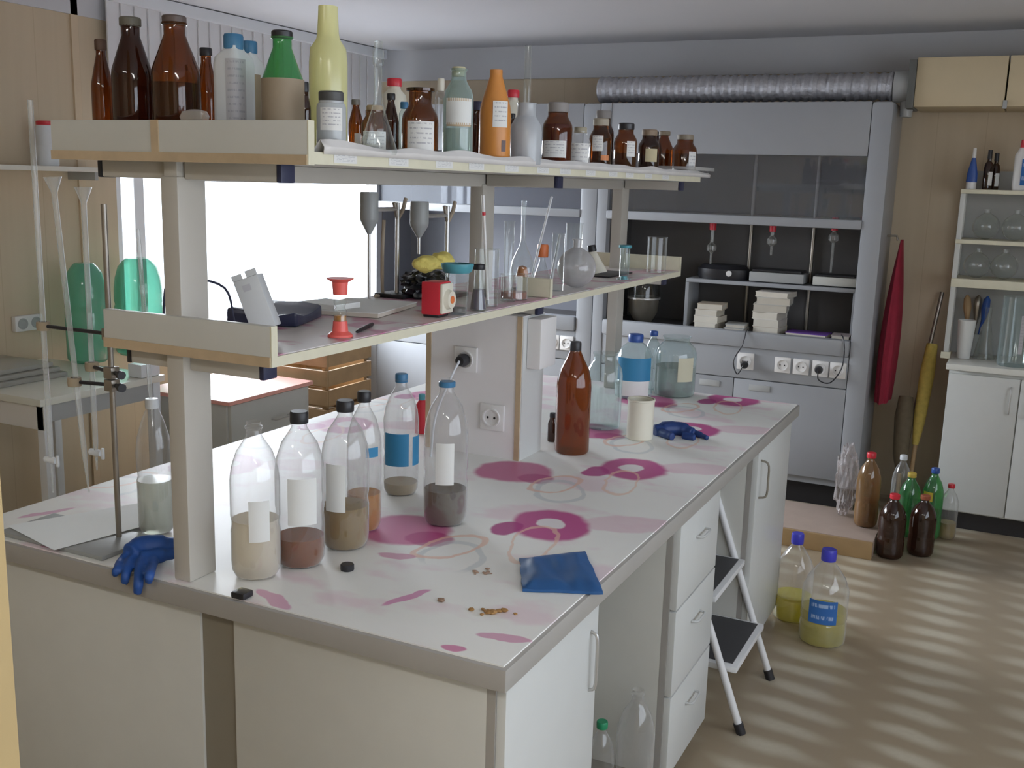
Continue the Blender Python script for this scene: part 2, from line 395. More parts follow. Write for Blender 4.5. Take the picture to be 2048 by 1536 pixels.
struct('window_sill', bx(XL-.02, XL+.16, WY0-.04, WY1+.02, WZ0-.03, WZ0, .005), FRAME, w1)
window('window_2', XR+.11, -2.7, 2.1, .8, 2.35, (-1.1, .5))
# vertical blind above and over the top of the window
bl = thing('vertical_blind', 'white vertical blind with narrow slats hanging from the ceiling above the window', 'blind', (XL+.06, 3.45, 2.56))
obj('head_rail', bx(-.03, .03, -1.16, 1.24, .0, .06, .004), FRAME, bl)
bm = B()
for i in range(27):
    y = -1.14+i*.089; m_ = Matrix.Translation((0, y, 0)) @ Matrix.Rotation(.12, 4, 'Z'); box(bm, -.004, .004, -.046, .046, -.62, 0, 0, m_)
obj('slats', bm, BLIND, bl, False)

# ------------------------------------------------------------------ laboratory bench
HB = .9
tag(obj('laboratory_worktop', bx(-1.5, 0, 0, 2.69, .852, .897, .004), GREYT), 'long grey edged worktop of the island bench', 'worktop')
tag(obj('oilcloth', bx(-1.488, -.010, .010, 2.684, .897, HB), CLOTH, None, False), 'white oilcloth with magenta poppies covering the island bench', 'tablecloth')
def handle(parent, p, q, out, m=ALU):                       # bowed bar handle from p to q, standing out along `out`
    p, q, out = Vector(p), Vector(q), Vector(out)
    return obj('handle', tube(B(), curve([p, p+out*.9+(q-p)*.08, (p+q)/2+out, q+out*.9-(q-p)*.08, q], 14), .004, 8), m, parent)
def cab(name, label, x0, x1, y0, y1):
    t = thing(name, label, 'cabinet', (0, 0, 0)); obj('body', bx(x0, x1, y0, y1, .07, .852, .002), BEIGE, t)
    obj('plinth', bx(x0+.04, x1-.05, y0+.03, y1-.03, 0, .07), DARKB, t); return t
t = cab('floor_cabinet', 'white door cabinet under the near right corner of the island bench', -.654, -.052, .030, .50)
obj('edge_trim', bx(-.052, -.034, .030, .50, .07, .852), GREYT, t)
dr = obj('door', bx(-.034, -.014, .034, .497, .075, .848, .002), WHITE, t); handle(dr, (-.014, .455, .65), (-.014, .455, .79), (.016, 0, 0))
t = cab('floor_cabinet', 'beige cabinet under the near left end of the island bench, beside the pilaster', -1.47, -.745, .030, .65)
obj('door', bx(-1.488, -1.47, .04, .64, .075, .848, .002), WHITE, t)
t = cab('drawer_cabinet', 'white three drawer unit under the middle of the island bench', -.654, -.052, 1.112, 1.53)
obj('edge_trim', bx(-.052, -.034, 1.112, 1.53, .06, .852), GREYT, t)
for k in range(3):
    z0 = .062+k*.263; q = obj('drawer', bx(-.034, -.014, 1.116, 1.526, z0, z0+.257, .002), WHITE, t)
    handle(q, (-.014, 1.28, z0+.17), (-.014, 1.37, z0+.17), (.02, 0, 0), mat('pale_grey_handle', (.5, .51, .5), .4))
t = cab('floor_cabinet', 'white cabinet under the far end of the island bench, behind the step stool', -.654, -.052, 2.04, 2.62)
obj('edge_trim', bx(-.052, -.034, 2.04, 2.62, .05, .852), GREYT, t)
dr = obj('door', bx(-.034, -.014, 2.044, 2.617, .055, .848, .002), WHITE, t); handle(dr, (-.014, 2.09, .66), (-.014, 2.09, .80), (.03, 0, 0), DARKB)
t = thing('bench_frame', 'brownish filler panels and rails between the cabinets of the island bench', 'frame')
obj('filler_panel', bx(-.7445, -.6545, .036, .056, 0, .851), DARKB, t)
obj('back_panel', bx(-.70, -.662, .11, 2.6, .0, .852), BEIGE, t)
obj('rail', bx(-.652, -.06, .50, 1.11, .80, .852), BEIGE, t); obj('rail', bx(-.652, -.06, 1.532, 2.038, .80, .852), BEIGE, t)

# ------------------------------------------------------------------ shelf rack over the bench
MZ0, MZ, TZ0, TZ = 1.392, 1.414, 1.779, 1.802
rk = thing('shelf_rack', 'warm grey two tier shelf rack standing along the middle of the island bench', 'shelf rack', (-.765, 1.33, HB))
def rb(name, bm, m, par=rk):
    bmesh.ops.translate(bm, verts=bm.verts[:], vec=(.765, -1.33, -HB)); return obj(name, bm, m, par)
PY = (.065, 1.36, 2.60)
for y in PY: rb('post', bx(-.81, -.765, y-.04, y+.04, HB, TZ0-.03, .004), RACKM)
rb('beam', bx(-.805, -.770, .03, 2.62, TZ0-.038, TZ0-.0005, .003), RACKM)
for y0, y1 in ((.80, 1.284), (1.446, 2.56)): rb('lower_beam', bx(-.803, -.772, y0, y1, MZ0-.058, MZ0-.0005, .003), mat('pale_rail', (.70, .71, .67), .4))
for z in (TZ0, MZ0):
    for y in PY:
        for s in (1, -1):
            e = (.535 if z == TZ0 else .585) if s > 0 else (.99 if z == TZ0 else .93)
            x0, x1 = sorted((-.765 if s > 0 else -.81, -e))
            a = rb('arm', bx(x0, x1, y-.02, y+.02, z-.035, z-.0005, .003), RACKM)
            x0, x1 = sorted((-e, -e+s*.012)); rb('end_cap', bx(x0, x1, y-.021, y+.021, z-.036, z-.001, .003), BLKB if s > 0 else BLACK, a)
ts = rb('upper_shelf', bx(-1.075, -.424, .012, 2.50, TZ0, TZ-.001, .002), BEIGE)
rb('edge_strip', bx(-.4245, -.4215, .012, 2.50, TZ0, TZ-.001), CREAM, ts)
rb('end_board', bx(-1.075, -.424, -.006, .012, TZ0-.002, TZ0+.077, .002), BEIGE, ts); rb('end_edge', bx(-.424, -.4215, -.006, .012, TZ0-.002, TZ0+.077), CREAM, ts)
rb('raw_edge', bx(-1.075, -.424, -.0085, -.006, TZ0-.002, TZ0+.016), OCHRE, ts); rb('joint_strip', bx(-.797, -.778, -.0085, -.006, TZ0+.016, TZ0+.077), OCHRE, ts)
for i in range(12):
    y = .07+i*.175+(i % 3)*.012; bm = B(); uv = bm.loops.layers.uv.new('UVMap')
    f = bm.faces.new([bm.verts.new(v) for v in ((-.4207, y, TZ0+.004), (-.4207, y+.075, TZ0+.004), (-.4207, y+.075, TZ0+.019), (-.4207, y, TZ0+.019))])
    for l, u in zip(f.loops, ((0, 0), (1, 0), (1, 1), (0, 1))): l[uv].uv = u
    rb('edge_label', bm, PLAB if False else LABEL, ts)
ms = rb('lower_shelf', bx(-.97, -.5295, .03, 2.64, MZ0, MZ-.002, .002), BEIGE)
rb('edge_strip', bx(-.5295, -.5265, .03, 2.64, MZ0, MZ-.002), CREAM, ms)
for y, x0 in ((.012, -.97), (2.64, -.97), (1.32, -.64)):
    e = rb('end_board', bx(x0, -.5295, y, y+.018, MZ0 if y != 1.32 else MZ+.001, MZ0+.08, .002), BEIGE if y < 1 else CREAM, ms)
    rb('end_edge', bx(-.5295, -.5265, y, y+.018, MZ0 if y != 1.32 else MZ, MZ0+.08), CREAM, ms)
    if y < 1: rb('raw_edge', bx(x0, -.5295, y-.0025, y, MZ0, MZ0+.02), OCHRE, ms)
tag(obj('shelf_liner', bx(-.965, -.532, .032, 1.318, MZ-.002, MZ), LINER), 'pink stained oilcloth strip on the near half of the lower shelf', 'shelf liner', 'oilcloth strips on the lower shelf')
tag(obj('shelf_liner', bx(-.965, -.532, 1.340, 2.638, MZ-.002, MZ), LINER), 'pink stained oilcloth strip on the far half of the lower shelf', 'shelf liner', 'oilcloth strips on the lower shelf')
bm = B(); N = 90; prev = None                              # crinkled paper hanging over the upper shelf edge
for i in range(N+1):
    y = .035+i*(2.62-.035)/N; dz = .007+.009*(mnoise.noise((y*6, 0, 0))+.5); ox = .004+.006*mnoise.noise((y*9, 3, 0))
    row = [bm.verts.new(v) for v in ((-1.06, y, TZ), (-.445, y, TZ), (-.430, y, TZ+.004+dz), (-.421-ox, y, TZ+.004+dz*1.25), (-.4115-ox, y, TZ+.004+dz*.35), (-.413-ox, y, TZ-.004))]
    if prev:
        for k in range(5): bm.faces.new((prev[k], prev[k+1], row[k+1], row[k]))
    prev = row
o = tag(obj('shelf_liner', bm, FILM), 'crinkled white paper liner drooping over the edge of the upper shelf', 'shelf liner')
sm = o.modifiers.new('thickness', 'SOLIDIFY'); sm.thickness = .0012

# service column with sockets in the middle of the bench
sc = thing('service_column', 'white boxed service column with sockets under the lower shelf', 'column', (-.765, 1.37, HB))
def sb(name, bm, m, par=sc): bmesh.ops.translate(bm, verts=bm.verts[:], vec=(.765, -1.37, -HB)); return obj(name, bm, m, par)
PANEL = mat('column_panel', (.82, .80, .80), .4, var=.03)
SX0, SX1, SY0, SY1 = -.935, -.60, 1.285, 1.445
sb('panel', bx(SX0, -.811, SY0, SY1, HB, MZ0-.037), PANEL); sb('panel', bx(-.764, SX1, SY0, SY1, HB, MZ0-.037), PANEL)
sb('front_panel', bx(-.811, -.764, SY0, SY0+.03, HB, MZ0-.037), PANEL)
for x in (SX0, SX1-.012): sb('corner_trim', bx(x-.003, x+.014, SY0-.004, SY0, HB, MZ0-.037), OCHRE)
sb('side_face', bx(SX1, SX1+.003, SY0+.005, SY1, HB, MZ0-.04), WHITE)
SOCK = mat('socket_plastic', (.78, .77, .76), .35, var=.02)
def socket(par, x, y, z, f, r=.035, ax='y', nm='socket'):
    bm = B(); box(bm, -r, r, -.012, 0, -r, r, .004)
    lathe(bm, [(r*.72, 0), (r*.72, .006), (r*.62, .006), (r*.58, -.006+.004), (0, -.002+.004)], 20, m=Matrix.Translation((0, -.012, 0)) @ Matrix.Rotation(PI/2, 4, 'X'))
    m_ = Matrix.Translation((x, y, z)) @ (Matrix.Identity(4) if ax == 'y' else Matrix.Rotation(PI/2, 4, 'Z'))
    bmesh.ops.transform(bm, matrix=m_, verts=bm.verts[:]); o = f(nm, bm, SOCK, par)
    bm = B()
    for s in (-1, 1): cyl(bm, (s*r*.28, -.0155, 0), (s*r*.28, -.0145, 0), .004, seg=8)
    bmesh.ops.transform(bm, matrix=m_, verts=bm.verts[:]); f('pin_holes', bm, BLACK, o)
    return o
socket(sc, -.692, SY0, 1.03, sb, .042); socket(sc, -.79, SY0, 1.205, sb, .04)
bb = sb('side_box', bx(SX1+.003, SX1+.05, SY0+.03, SY1-.01, 1.19, MZ0-.045, .005), SOCK)
cb = thing('power_cable', 'black plug with white cable hanging from the upper socket of the service column', 'cable', (-.79, 1.27, 1.205))
obj('plug', lt([(0, 0), (.019, 0), (.021, .015), (.015, .035), (0, .037)], m=Matrix.Rotation(PI/2, 4, 'X')), BLACK, cb)
obj('cord', tube(B(), curve([(0, -.035, 0), (-.01, -.06, -.04), (-.05, -.09, -.17), (-.06, -.10, -.302)], 16), .004), HDPE, cb)

# ------------------------------------------------------------------ fume hoods
HX0, HX1, HY, HT = -1.548, .070, 4.26, 2.225
hd = thing('fume_hood', 'pale grey fume hood with raised sash and books inside, left of the hanging red robe', 'fume hood', (HX0, HY, 0), group='fume hoods along the back wall')
def hb(name, bm, m, par=hd): bmesh.ops.translate(bm, verts=bm.verts[:], vec=(-HX0, -HY, 0)); return obj(name, bm, m, par)
OX0, OX1 = HX0+.065, HX1-.110
hb('side_panel', bx(HX0, OX0, HY, 4.70, .13, HT, .004), HOODW); hb('side_panel', bx(OX1, HX1, HY+.0, 4.70, .13, HT, .02), HOODW)
hb('header', bx(OX0, OX1, HY+.004, HY+.05, 1.945, HT, .003), HOODW); hb('roof', bx(OX0, OX1, HY+.05, 4.70, HT-.03, HT), HOODW)
hb('back_liner', bx(OX0, OX1, 4.68, 4.70, .13, HT-.03), INNER)
hb('side_liner', bx(OX0, OX0+.006, HY+.06, 4.68, .95, HT-.03), INNER); hb('side_liner', bx(OX1-.006, OX1, HY+.06, 4.68, .95, HT-.03), INNER)
hb('work_surface', bx(OX0, OX1, HY+.03, 4.68, .90, .945), INNER)
hb('front_sill', bx(OX0, OX1, HY-.012, HY+.05, .872, .965, .018), HOODW)
hb('control_panel', bx(OX0, OX1, HY+.006, HY+.03, .695, .872, .003), HOODW)
ss = hb('sash', bx(OX0, OX1, HY+.028, HY+.034, 1.60, 1.99), SASH); hb('sash_bar', bx(OX0-.006, OX1+.004, HY-.006, HY+.04, 1.562, 1.612, .01), HOODW, ss)
mid = (OX0+OX1)/2+.1
for a, b, hx in ((OX0, mid-.002, mid-.20), (mid+.002, OX1, mid+.09)):
    d = hb('door', bx(a, b, HY+.006, HY+.026, .17, .69, .003), HOODW)
    hb('handle', bx(hx, hx+.12, HY+.001, HY+.006, .63, .665, .002), GREYM, d)
hb('carcass', bx(OX0, OX1, HY+.03, 4.68, .13, .90), HOODW); hb('shaded_base', bx(HX0+.03, HX1-.04, HY+.07, 4.66, 0, .13), BLACK)  # recessed base in black, the shade under the hood put into its colour
for i, x in enumerate((-.601, -.391, -.289, -.185, -.111)):
    if i == 4: x = -.09
    socket(hd, x, HY+.006, .795, lambda n, b, m, p: hb(n, b, m, p), .044 if i else .048)
h2 = copy_tree(hd); h2.location.x -= 1.620
tag(h2, 'pale grey fume hood in the corner by the window, behind the two stirrers')
BLG = mat('window_lit_liner', (.18, .185, .215), .5)  # window light inside this hood put into a lighter, bluer liner colour
for o in bpy.data.objects:
    if o.parent == h2 and o.name.startswith(('back_liner', 'side_liner')):
        o.data = o.data.copy(); o.data.materials[0] = BLG
t = thing('plinth_platform', 'low pinkish platform with a brown front board before the right fume hood', 'platform', (0, 0, 0))
obj('deck', bx(-3.2, .25, 3.55, 4.02, 0, .09, .003), mat('pinkish_board', (.46, .36, .30), .5, var=.1), t); obj('front_board', bx(-3.2, .25, 3.53, 3.549, 0, .088, .003), mat('brown_front_board', (.38, .25, .12), .5, var=.15), t)
# duct over the hoods
bm = B(); pr = []; n = 150; pts = []
L = 1.66
for i in range(n+1):
    u = i/n*L; pr.append((.072+.005*math.sin(i*PI*.5)+.006*mnoise.noise((i*.13, 0, 0)), u))
pr = [(0, 0)]+pr+[(0, L)]
tag(obj('flexible_duct', lt(pr, seg=28, m=Matrix.Translation((-1.62, 4.42, 2.312)) @ Matrix.Rotation(PI/2, 4, 'Y')), FOIL), 'crinkled foil ventilation duct lying along the top of the right fume hood', 'duct', )
t = thing('duct_elbow', 'dark grey metal coupling joining the foil duct to the tan duct box', 'duct fitting', (.1, 4.42, 2.31))
obj('collar', cy((-.055, 0, 0), (.02, 0, 0), .083, seg=24), GREYM, t)
obj('flange', bx(.02, .056, -.115, .14, -.118, .125, .004), mat('dark_grey_flange', (.12, .125, .12), .5), t)
obj('bend', lt([(0, -.155), (.03, -.155), (.035, -.09), (.036, -.03), (0, -.03)], seg=16, c=(.014, 0, 0)), GREYM, t)
db = thing('duct_box', 'tan boxed ventilation duct under the ceiling, above the right shelf unit', 'duct', (.157, 4.42, 2.20))
TANB = mat('tan_duct_cladding', (.60, .50, .33), .5, var=.04)
obj('cladding', bx(0, .425, -.10, .315, 0, .245, .004), TANB, db); obj('cladding', bx(.433, 2.4, -.10, .315, 0, .245, .004), TANB, db)
obj('bracket', bx(.42, .44, -.108, -.1, -.012, .03, .003), GREYM, db)

# things in the right hood
t = thing('hood_rack', 'white metal rack standing inside the right fume hood', 'rack', (-1.03, 4.45, .945))
obj('top_plate', bx(0, .985, -.02, .2, .262, .285, .004), HOODW, t)
for x in (0, .96): obj('leg', bx(x, x+.022, -.02, .2, 0, .262, .003), HOODW, t)
RZ = .945+.285+.0005
def in_hood(z, l, r, py, y): p = onY(y, (l+r)/2, py); return p.x, (r-l)/2/scl((p.x, y, z))
x, R = in_hood(RZ, 1395, 1500, 545, 4.53)
t = thing('heating_mantle', 'black rounded heater with white knob on the rack in the right fume hood', 'heater', (x, 4.53, RZ))
obj('housing', lt([(0, 0), (R*.95, 0), (R, .02), (R, .06), (R*.8, .085), (0, .09)], sy=.6), BLACK, t); obj('knob', cy((R*.35, -R*.62, .04), (R*.35, -R*.55, .04), .017), SOCK, t)
x, R = in_hood(RZ, 1505, 1612, 545, 4.53)
t = thing('hot_plate', 'grey flat hot plate in the middle of the rack in the right fume hood', 'hot plate', (x, 4.53, RZ))
obj('housing', bx(-R, R, -.08, .08, .005, .06, .006), GREYM, t); obj('plate', bx(-R*.9, R*.9, -.078, .078, .06, .075, .003), BLACK, t)
x, R = in_hood(RZ, 1632, 1716, 545, 4.53)
t = thing('hot_plate', 'beige flat hot plate at the right end of the rack in the right fume hood', 'hot plate', (min(x, -.05-R), 4.53, RZ))
obj('housing', bx(-R, R, -.07, .08, .005, .055, .006), BEIGE, t); obj('plate', bx(-R*.9, R*.9, -.068, .078, .055, .066, .003), BLACK, t)
PAGES = mat('book_pages', (.62, .58, .50), .8, var=.08)
def book(x, y, z, w_, d, h, rz, label, c, group):
    t = thing('book', label, 'book', (x, y, z), rz, group)
    cv = mat('book_cover', c, .6)
    obj('pages', bx(-w_/2+.004, w_/2-.004, -d/2, d/2-.004, .003, h-.003), PAGES, t)
    bm = B(); box(bm, -w_/2, w_/2, -d/2, d/2, 0, .003); box(bm, -w_/2, w_/2, -d/2, d/2, h-.003, h); box(bm, -w_/2, w_/2, d/2-.004, d/2, 0, h)
    obj('cover', bm, cv, t, False); return z+h+.0004
random.seed(4)
ZF = .9455; cs = [(.62, .58, .52), (.60, .55, .46), (.66, .64, .60), (.52, .44, .34), (.64, .60, .54), (.7, .67, .6), (.58, .55, .5), (.6, .6, .56)]
x, R = in_hood(ZF, 1395, 1446, 640, 4.42); z = ZF; nm = ['lowest', 'second from the bottom', 'third from the bottom', 'topmost']
for i in range(4): z = book(x+random.uniform(-.008, .008), 4.42, z, R*2*(.9+.1*(i % 2)), .15, .038-.004*(i == 3), random.uniform(-.12, .12), 'pale book, %s of the left stack in the right fume hood' % nm[i], cs[i], 'books in the right fume hood')
x, R = in_hood(ZF, 1505, 1572, 640, 4.44); z = ZF; nm = ['lowest', 'second from the bottom', 'third from the bottom', 'fourth from the bottom', 'second from the top', 'topmost']
for i in range(6): z = book(x+random.uniform(-.012, .012)+.004*i, 4.44, z, R*2*(.78+.2*(i > 2)), .17, .042 if i < 5 else .03, random.uniform(-.15, .15), 'pale book, %s of the tall middle stack in the right fume hood' % nm[i], cs[(i+3) % 8], 'books in the right fume hood')
x, R = in_hood(ZF, 1448, 1498, 660, 4.40); z = ZF
for i in range(2): z = book(x, 4.40, z, R*2*.8, .14, .022, .1*i, '%s thin grey book lying between the two book stacks in the right fume hood' % ('lower', 'upper')[i], (.42, .43, .42), 'books in the right fume hood')
x, R = in_hood(ZF, 1550, 1655, 672, 4.36)
x += .03
t = book(x, 4.41, ZF, R*1.55, .15, .026, -.05, 'purple folder lying at the right inside the right fume hood', (.16, .06, .36), None)
x, R = in_hood(ZF, 1652, 1700, 672, 4.35); book(x+.01, 4.41, ZF, R*1.5, .14, .03, .05, 'grey pink book lying right of the purple folder', (.42, .36, .35), None)
# lattice rods and hanging condensers with red taps
t = thing('lattice_frame', 'rusty rod lattice fixed upright inside the right fume hood', 'rod frame', (0, 4.662, .9455))
for px in (1500, 1625): x = onY(4.662, px, 500).x; obj('rod', cy((x, 0, 0), (x, 0, 1.05), .011), METAL, t)
obj('cross_rod', cy((OX0+.02, 0, .66), (OX1-.02, 0, .66), .009), METAL, t)
GG = thin('dim_glass', (.85, .86, .86), (.6, .6, .56), .12, .5, 2)
for i, (px, p0, p1, bulb, lab) in enumerate(((1425, 440, 530, 495, 'left'), (1545, 443, 510, 482, 'middle'), (1668, 440, 545, 475, 'right'))):
    x = onY(4.48, px, 470).x; z0 = zat(x, 4.48, p1); z1 = zat(x, 4.48, p0-6); zb = zat(x, 4.48, bulb)
    t = thing('glass_condenser', 'glass condenser with red rubber cap, %s one hanging in the right fume hood' % lab, 'condenser', (x, 4.48, z0), group='condensers hung in the right fume hood')
    h = z1-z0; b = zb-z0
    obj('glass_tube', lt([(0, 0), (.006, 0), (.008, b-.03), (.028, b-.015), (.028, b+.01), (.011, b+.03), (.011, h-.005), (0, h-.005)], seg=16), GG, t)
    obj('cap', lt([(0, h-.075), (.019, h-.075), (.021, h-.03), (.016, h), (0, h)], seg=16), RED, t)
    obj('holder', cy((0, .016, h-.04), (0, .175, .9455+.66-z0), .005, seg=8), METAL, t)
x, R = in_hood(.946, 1256, 1318, 610, 4.45)
t = thing('desiccator', 'dark glass desiccator with metal rim at the left inside the right fume hood', 'desiccator', (x, 4.45, .946))
obj('bowl', lt([(0, 0), (R*.6, 0), (R*.95, .06), (R, .13), (R, .14), (0, .14)]), mat('dark_glass_bowl', (.12, .11, .09), .15), t)
obj('rim', lt([(R*.98, .138), (R*1.06, .14), (R*1.06, .15), (R*.98, .152)]), ALU, t)
obj('lid', lt([(R*1.0, .152), (R*.97, .22), (R*.75, .29), (R*.3, .325), (0, .33)]), thin('smoky_glass', (.45, .48, .46), (.1, .1, .1), .2, .4, 2), t)
def plugcord(l, px, py, pts):
    p = onY(HY, px, py); t = thing('power_cable', l, 'cable', (p.x, HY-.022, p.z))
    obj('plug', lt([(0, 0), (.02, 0), (.022, .02), (.015, .04), (0, .042)], m=Matrix.Rotation(PI/2, 4, 'X')), BLACK, t)
    obj('cord', tube(B(), curve([(0, -.04, 0)]+pts, 24), .0035), BLACK, t)
plugcord('black plug and cord in the leftmost socket of the right fume hood', 1492, 728, [(-.03, -.05, -.05), (-.06, -.03, .02), (-.02, -.02, .11), (-.01, .01, .185), (-.02, .08, .19)])
plugcord('black plug and looping cord near the right end of the socket row', 1640, 738, [(.01, -.05, -.05), (.07, -.04, -.06), (.12, -.03, .02), (.125, -.01, .11), (.11, .01, .185), (.09, .08, .19)])

# ------------------------------------------------------------------ right wall group: cabinet, shelf unit, robe, brooms
cx0 = .47; cf = 4.24
t = thing('base_cabinet', 'white double door base cabinet against the back wall, right of the brooms', 'cabinet', (cx0, cf, 0))
obj('carcass', bx(0, 1.3, .02, .505, .10, .865, .003), WHITE, t); obj('plinth', bx(.02, 1.28, .06, .49, 0, .10), BLACK, t)
dw = onY(cf, 2025, 900).x-cx0
for a, b, hx in ((.004, dw-.003, dw-.04), (dw+.003, 2*dw, dw+.04)):
    d = obj('door', bx(a, b, 0, .02, .11, .845, .003), WHITE, t); handle(d, (hx, 0, .66), (hx, 0, .80), (0, -.03, 0))
obj('countertop', bx(-.015, 1.3, -.02, .505, .865, .897, .004), mat('cream_counter', (.66, .66, .61), .35), t)
uy = 4.40; ux = onY(uy, 1893, 690).x-.012
zs = [zat(ux, uy, p) for p in (378, 478, 556)]
t = thing('shelf_unit', 'white open shelf unit with glassware standing on the right base cabinet', 'shelf unit', (ux, uy, .8975))
for z_, h_ in zip(zs, (.022, .022, .045)): obj('shelf', bx(0, 1.1, -.01, .28, z_-.8975-h_, z_-.8975, .003), CREAM, t)
obj('upright', bx(.0, .026, .0, .02, .0, zs[0]-.8975-.022, .003), WHITE, t); obj('foot_block', bx(-.012, .036, -.008, .03, 0, .035, .003), CREAM, t)
obj('upright', bx(.0, .02, .26, .28, 0, zs[0]-.8975-.022, .003), WHITE, t)
obj('back_panel', bx(.02, 1.1, .282, .29, 0, zs[0]-.8975+.10), GREYM, t)
def onunit(l, r, z, py, y): p = onY(y, (l+r)/2, py); return p.x, (r-l)/2/scl((p.x, y, z))
GP = 'items on the right shelf unit'
z0 = zs[0]+.0006
x, R = onunit(1935, 1956, z0, 340, 4.45); H = zat(x, 4.45, 296)-z0
t = thing('glue_tube', 'blue and white glue tube with a pointed nozzle on the right shelf unit', 'glue tube', (x, 4.45, z0))
obj('cap', lt([(0, 0), (R*.9, 0), (R*.9, H*.17), (0, H*.17)]), SOCK, t); obj('tube', lt([(R, H*.17), (R*.9, H*.4), (R*.35, H*.76), (0, H*.76)], sy=.6), BLUE, t); obj('nozzle', lt([(R*.35, H*.76), (R*.3, H), (0, H)]), SOCK, t)
DROP = [(0, 0), (.95, 0), (1, .03), (1, .55), (.8, .66), (.42, .72), (.42, .80), (0, .80)]
for l, r, py, y, lab in ((1968, 1986, 300, 4.46, 'small dark brown dropper bottle beside the blue glue tube'), (1982, 2000, 306, 4.53, 'small brown bottle with black cap behind the dropper bottle')):
    x, R = onunit(l, r, z0, 340, y); H = zat(x, y, py)-z0
    t = thing('dropper_bottle', lab, 'bottle', (x, y, z0), group='small bottles on the right shelf unit'); obj('body', lt([(a*R, b*H) for a, b in DROP]), AMBERD, t); obj('cap', lt([(0, .78*H), (.5*R, .78*H), (.45*R, H), (0, H)]), BLACK, t)
    obj('label', patch(R*1.02, .1*H, .45*H, cam_ang(x, y)+.6, .5), BLANK, t)
x, R = onunit(2030, 2064, z0, 330, 4.46); H = zat(x, 4.46, 280)-z0
t = thing('detergent_bottle', 'white bottle with red cap and blue label at the right picture edge', 'bottle', (x, 4.46, z0)); obj('body', lt([(0, 0), (R*.95, 0), (R, .02), (R, H*.7), (R*.55, H*.85), (R*.5, H*.86), (0, H*.86)], sy=.6), SOCK, t); obj('cap', lt([(0, H*.85), (R*.55, H*.85), (R*.5, H), (0, H)]), RED, t)
obj('label', patch(R*1.03, .1*H, .62*H, -PI/2+.35, .5, sq=0), LBLUE, t).scale = (1, .75, 1)
def rflask(x, y, z, R, neck, label, m=CLEAR, group=None, cork=None, tilt=None):
    t = thing('round_flask', label, 'flask', (x, y, z), group=group)
    pr = [(0, 0)]+[(R*math.sin(a), R-R*math.cos(a)) for a in [k*PI/12*.93 for k in range(1, 12)]]
    nr = max(R*.22, .009); pr = [p for p in pr if not (p[1] > R and p[0] < nr)]; top = pr[-1][1]
    pr += [(nr, top+.01), (nr, top+neck), (nr*1.25, top+neck), (nr*1.25, top+neck+.004)]
    g_ = obj('glass', lt(pr, seg=28), m, t)
    if cork: obj('stopper', lt([(0, top+neck-.01), (nr*.9, top+neck-.01), (nr*1.2, top+neck+.015), (nr*1.2, top+neck+.02), (0, top+neck+.02)]), cork, t)
    if tilt: t.rotation_euler = tilt
    return t
GF = 'round flasks lying on the right shelf unit'
for k, (l, r, zz, lab) in enumerate(((1945, 2000, zs[1], 'left clear round flask on the middle board of the right shelf unit'), (2003, 2062, zs[1], 'right clear round flask on the middle board of the right shelf unit'), (1938, 1988, zs[2], 'left clear round flask on the lowest board of the right shelf unit'), (1992, 2045, zs[2], 'right clear round flask on the lowest board of the right shelf unit'))):
    x, R = onunit(l, r, zz, 450, 4.52); R = min(R, .068); rflask(x, 4.52, zz+.0006, R, .025, lab, CLEAR, GF)
CZ = .8976
x, R = onunit(2000, 2062, CZ, 690, 4.36); H = zat(x, 4.36, 594)-CZ
t = thing('glass_beaker', 'big clear glass beaker with measuring marks on the right base cabinet', 'beaker', (x, 4.36, CZ)); obj('glass', lt([(0, 0), (R*.95, 0), (R, .01), (R, H*.97), (R*1.05, H)], seg=28), BLUISH, t); obj('marks', patch(R*1.005, H*.2, H*.75, cam_ang(x, 4.36)+.3, .12), LABELG, t)
x, R = onunit(1912, 1946, CZ, 690, 4.47); H = zat(x, 4.47, 640)-CZ
tag(obj('paper_cup', lt([(0, CZ), (R*.7, CZ), (R, CZ+H), (R*.95, CZ+H), (R*.66, CZ+.004), (0, CZ+.004)], c=(x, 4.47, 0)), BLANK), 'white cup on the right base cabinet next to the upright', 'cup')
x, R = onunit(1950, 1990, CZ, 690, 4.52); H = zat(x, 4.52, 615)-CZ
t = thing('conical_flask', 'clear conical flask behind the white cup on the right base cabinet', 'flask', (x, 4.52, CZ)); obj('glass', lt([(0, 0), (R, 0), (R, .01), (R*.3, H*.75), (R*.3, H), (R*.36, H)]), CLEAR, t)
x = onunit(1950, 1990, CZ, 590, 4.6)[0]
t = thing('brush_bundle', 'dark bottle brushes with a blue tip in a pot behind the white cup', 'brushes', (x-.03, 4.6, CZ))
obj('pot', lt([(0, 0), (.028, 0), (.032, .12), (.029, .12), (.026, .004), (0, .004)]), GREYM, t)
for k, (dx, dy, c) in enumerate(((-.05, 0, WOOD), (.0, .02, METAL), (.04, 0, BLUE))): obj('brush', tube(B(), [(dx*.2, dy*.2, .01), (dx*.6, dy*.6, .16), (dx*.9, dy*.9, .20), (dx, dy, .26), (dx*1.1, dy, .31), (dx*1.15, dy, .33)], [.004, .004, .012, .022, .018, .004], 10), c, t)
